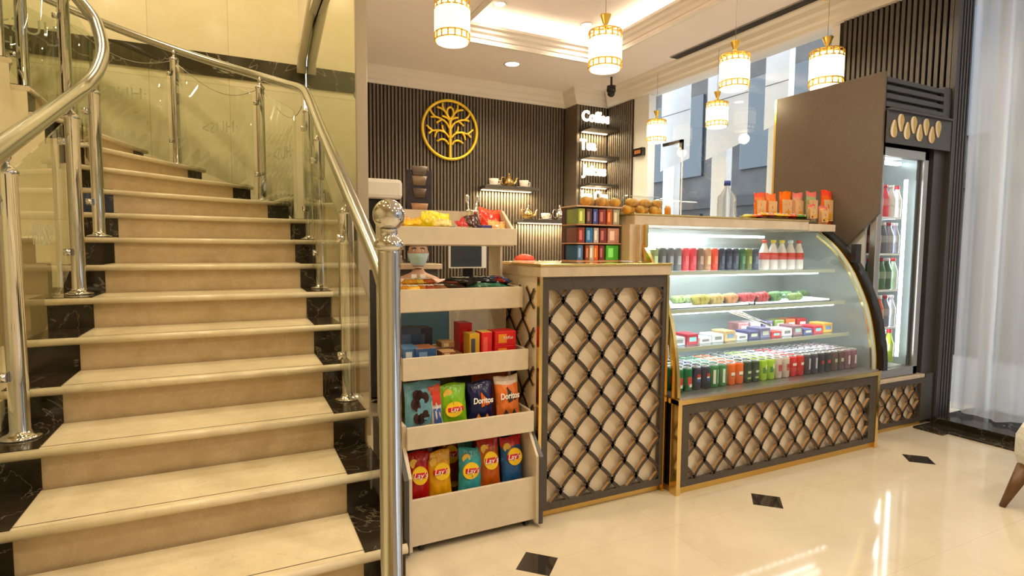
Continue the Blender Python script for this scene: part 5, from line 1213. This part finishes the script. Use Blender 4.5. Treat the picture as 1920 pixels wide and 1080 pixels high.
# header board with the pierced drops: drawn as the lattice's cut ends
mb = MB().box(FX0, FY-.012, 1.79, FX1-.005, FY-.004, 1.985, M['charcoal']).box(FX0, FY-.03, 1.978, FX1-.01, FY+.01, 1.99, M['charcoal'])
mb.build('header_board', None, fr)
def drop(cx, cz, up_, w=.030, h=.105):
    pts = []
    for k in range(16):
        a = 2*PI*k/16; s_ = sin(a); x = w*cos(a)*(1-.45*(s_ if up_ else -s_)); pts.append((cx+x, cz+h/2*s_))
    return pts
for i in range(8):
    up_ = i % 2 == 0; cx = FX0+.06+i*.066; cz = 1.875 if up_ else 1.915
    w_ = .030
    MB().prism(drop(cx, cz, up_, w_), 'y', FY-.0165, FY-.011, M['backing'], M['lattice_edge']).build('cut_drop', None, fr)
    MB().prism([(p[0]+.010, p[1]) for p in drop(cx, cz, up_, w_*.55)], 'y', FY-.0172, FY-.0164, M['plinth']).build('cut_drop_edge', None, fr)
# the fridge body and door
MB().box(FX0+.02, FY+.10, .40, FX0+.04, 2.78, 1.76, M['white_metal']).box(3.93, FY+.05, .40, 3.95, 2.78, 1.76, M['case_grey']).box(FX0+.02, 2.60, .40, 3.95, 2.62, 1.76, M['case_grey']).box(FX0+.02, FY+.08, 1.74, 3.96, 2.78, 1.78, M['white_metal']).box(FX0+.02, FY+.08, .36, 3.96, 2.78, .40, M['white']).build('cabinet_shell', None, fr)
mb = MB().box(FX0+.0, FY+.02, .345, FX0+.05, FY+.06, 1.775, M['grey_metal'], .003).box(3.955, FY+.02, .345, 4.0, FY+.06, 1.775, M['grey_metal'], .003).box(FX0, FY+.02, 1.72, 4.0, FY+.06, 1.775, M['grey_metal'], .003).box(FX0, FY+.02, .345, 4.0, FY+.06, .40, M['grey_metal'], .003)
door = mb.build('door_frame', None, fr)
MB().box(FX0+.05, FY+.035, .40, 3.955, FY+.041, 1.72, M['glass']).build('door_glass', None, door)
MB().box(3.925, FY+.045, .40, 3.953, FY+.05, 1.72, M['black']).build('door_seal', None, door)
MB().tube([(3.865, FY+.075, .46), (3.865, FY+.075, 1.60)], .011, M['led'], 12).build('light_tube', None, fr)
MB().box(3.55, FY+.13, 1.70, 3.9, FY+.16, 1.72, M['led']).build('top_light', None, fr)
lamp('AREA', (3.80, FY+.10, 1.05), 3, (.86, .94, 1), .03, size_y=1.1, rot=(PI/2, 0, math.radians(60)))
FS = [.42, .66, .90, 1.13, 1.36]
for z in FS[1:]: MB().box(FX0+.045, FY+.07, z-.012, 3.84, 2.60, z, M['white_metal']).build('wire_shelf', None, fr)
MB().box(FX0+.0, FY+.0, .318, 4.06, FY+.12, .342, M['stone'], .003).build('base_top', None, fr)
lattice_front(fr, FX0, 4.07, .03, .318, FY, fr=(.02, .05, .035, .03), ou=3.58, ov=.09, w=.125, h=.150)
MB().box(FX0, FY+.015, 0, 4.06, 2.7, .03, M['plinth']).build('gold_plinth', None, fr)
MB().box(4.07, FY+.0, .03, 4.16, FY+.03, .34, M['charcoal']).build('base_end', None, fr)
FD = [((214, 220, 225), 'clear water', (200, 205, 60), .21), ((70, 120, 70), 'green glass', (150, 170, 60), .20), ((180, 60, 50), 'orange-red juice', (230, 120, 60), .19), ((70, 80, 100), 'slate', (210, 215, 225), .20), ((226, 150, 160), 'pink milk', (240, 60, 90), .19)]
RW = [[(225, 228, 232), (190, 210, 80), (200, 40, 60), (235, 240, 240), (170, 200, 60)], [(190, 196, 205), (220, 110, 70), (210, 90, 60), (120, 130, 150), (210, 215, 225)], [(54, 100, 66), (60, 104, 70), (70, 110, 70), (56, 96, 66), (200, 220, 210)], [(110, 60, 66), (130, 90, 96), (90, 96, 116), (150, 150, 170), (160, 165, 180)], [(226, 90, 110), (236, 120, 130), (225, 70, 90), (230, 230, 235), (235, 238, 240)]]
RN = ['bottom', 'second', 'third', 'fourth', 'top']
CN = {0: 'leftmost', 1: 'second', 2: 'middle', 3: 'fourth', 4: 'rightmost'}
for r, z in enumerate(FS):
    for i, c in enumerate(RW[r]):
        t = bottle_proto(c, (235, 235, 235) if (i+r) % 2 else (200, 40, 50), '%s bottle in the front row on the %s fridge shelf' % (CN[i], RN[r]), .028, [.215, .20, .20, .195, .20][r], tuple(min(255, int(v*.6+90)) for v in c))
        t['group'] = 'bottles on the %s fridge shelf' % RN[r]; t.location = (FX0+.080+i*.064, FY+.105, z+.001)
# thermostat box between case and fridge
t = thing('control_box', 'small black control box with a dial between the display case and the fridge', 'control box', (3.45, 2.2, 1.1))
x, y, z = at(1610, 475, 2.12)
MB().box(x-.03, 2.115, z-.055, x+.018, 2.15, z+.055, M['black'], .003).build('case', None, t)
MB().lathe([(0, 0), (.01, 0), (.01, .008), (0, .008)], (0, 0, 0), M['grey_metal'], 14).build('dial', None, None).parent = t
t.children[-1].location = (0, 0, -.02)

# ================================================================== ARMCHAIR at the right edge
AX, AY = 3.50, .90
t = thing('armchair', 'cream upholstered armchair with tapered walnut legs, cut off by the right edge', 'armchair', (AX, AY, 0))
def part(mb, n):
    o = mb.build(n, None, None); o.parent = t; return o
part(MB().box(-.388, -.36, .155, .36, .352, .40, M['cloth'], .085), 'seat')
part(MB().box(.20, -.36, .36, .40, .352, .82, M['cloth'], .07), 'backrest')
part(MB().box(-.20, -.42, .20, .38, -.32, .58, M['cloth'], .045), 'armrest')
for sx in (-1, 1):
    for sy in (-1, 1): part(MB().tube([(sx*.33, sy*.29, .20), (sx*.417, sy*.337, .0)], [.034, .012], M['wood'], 14), 'leg')
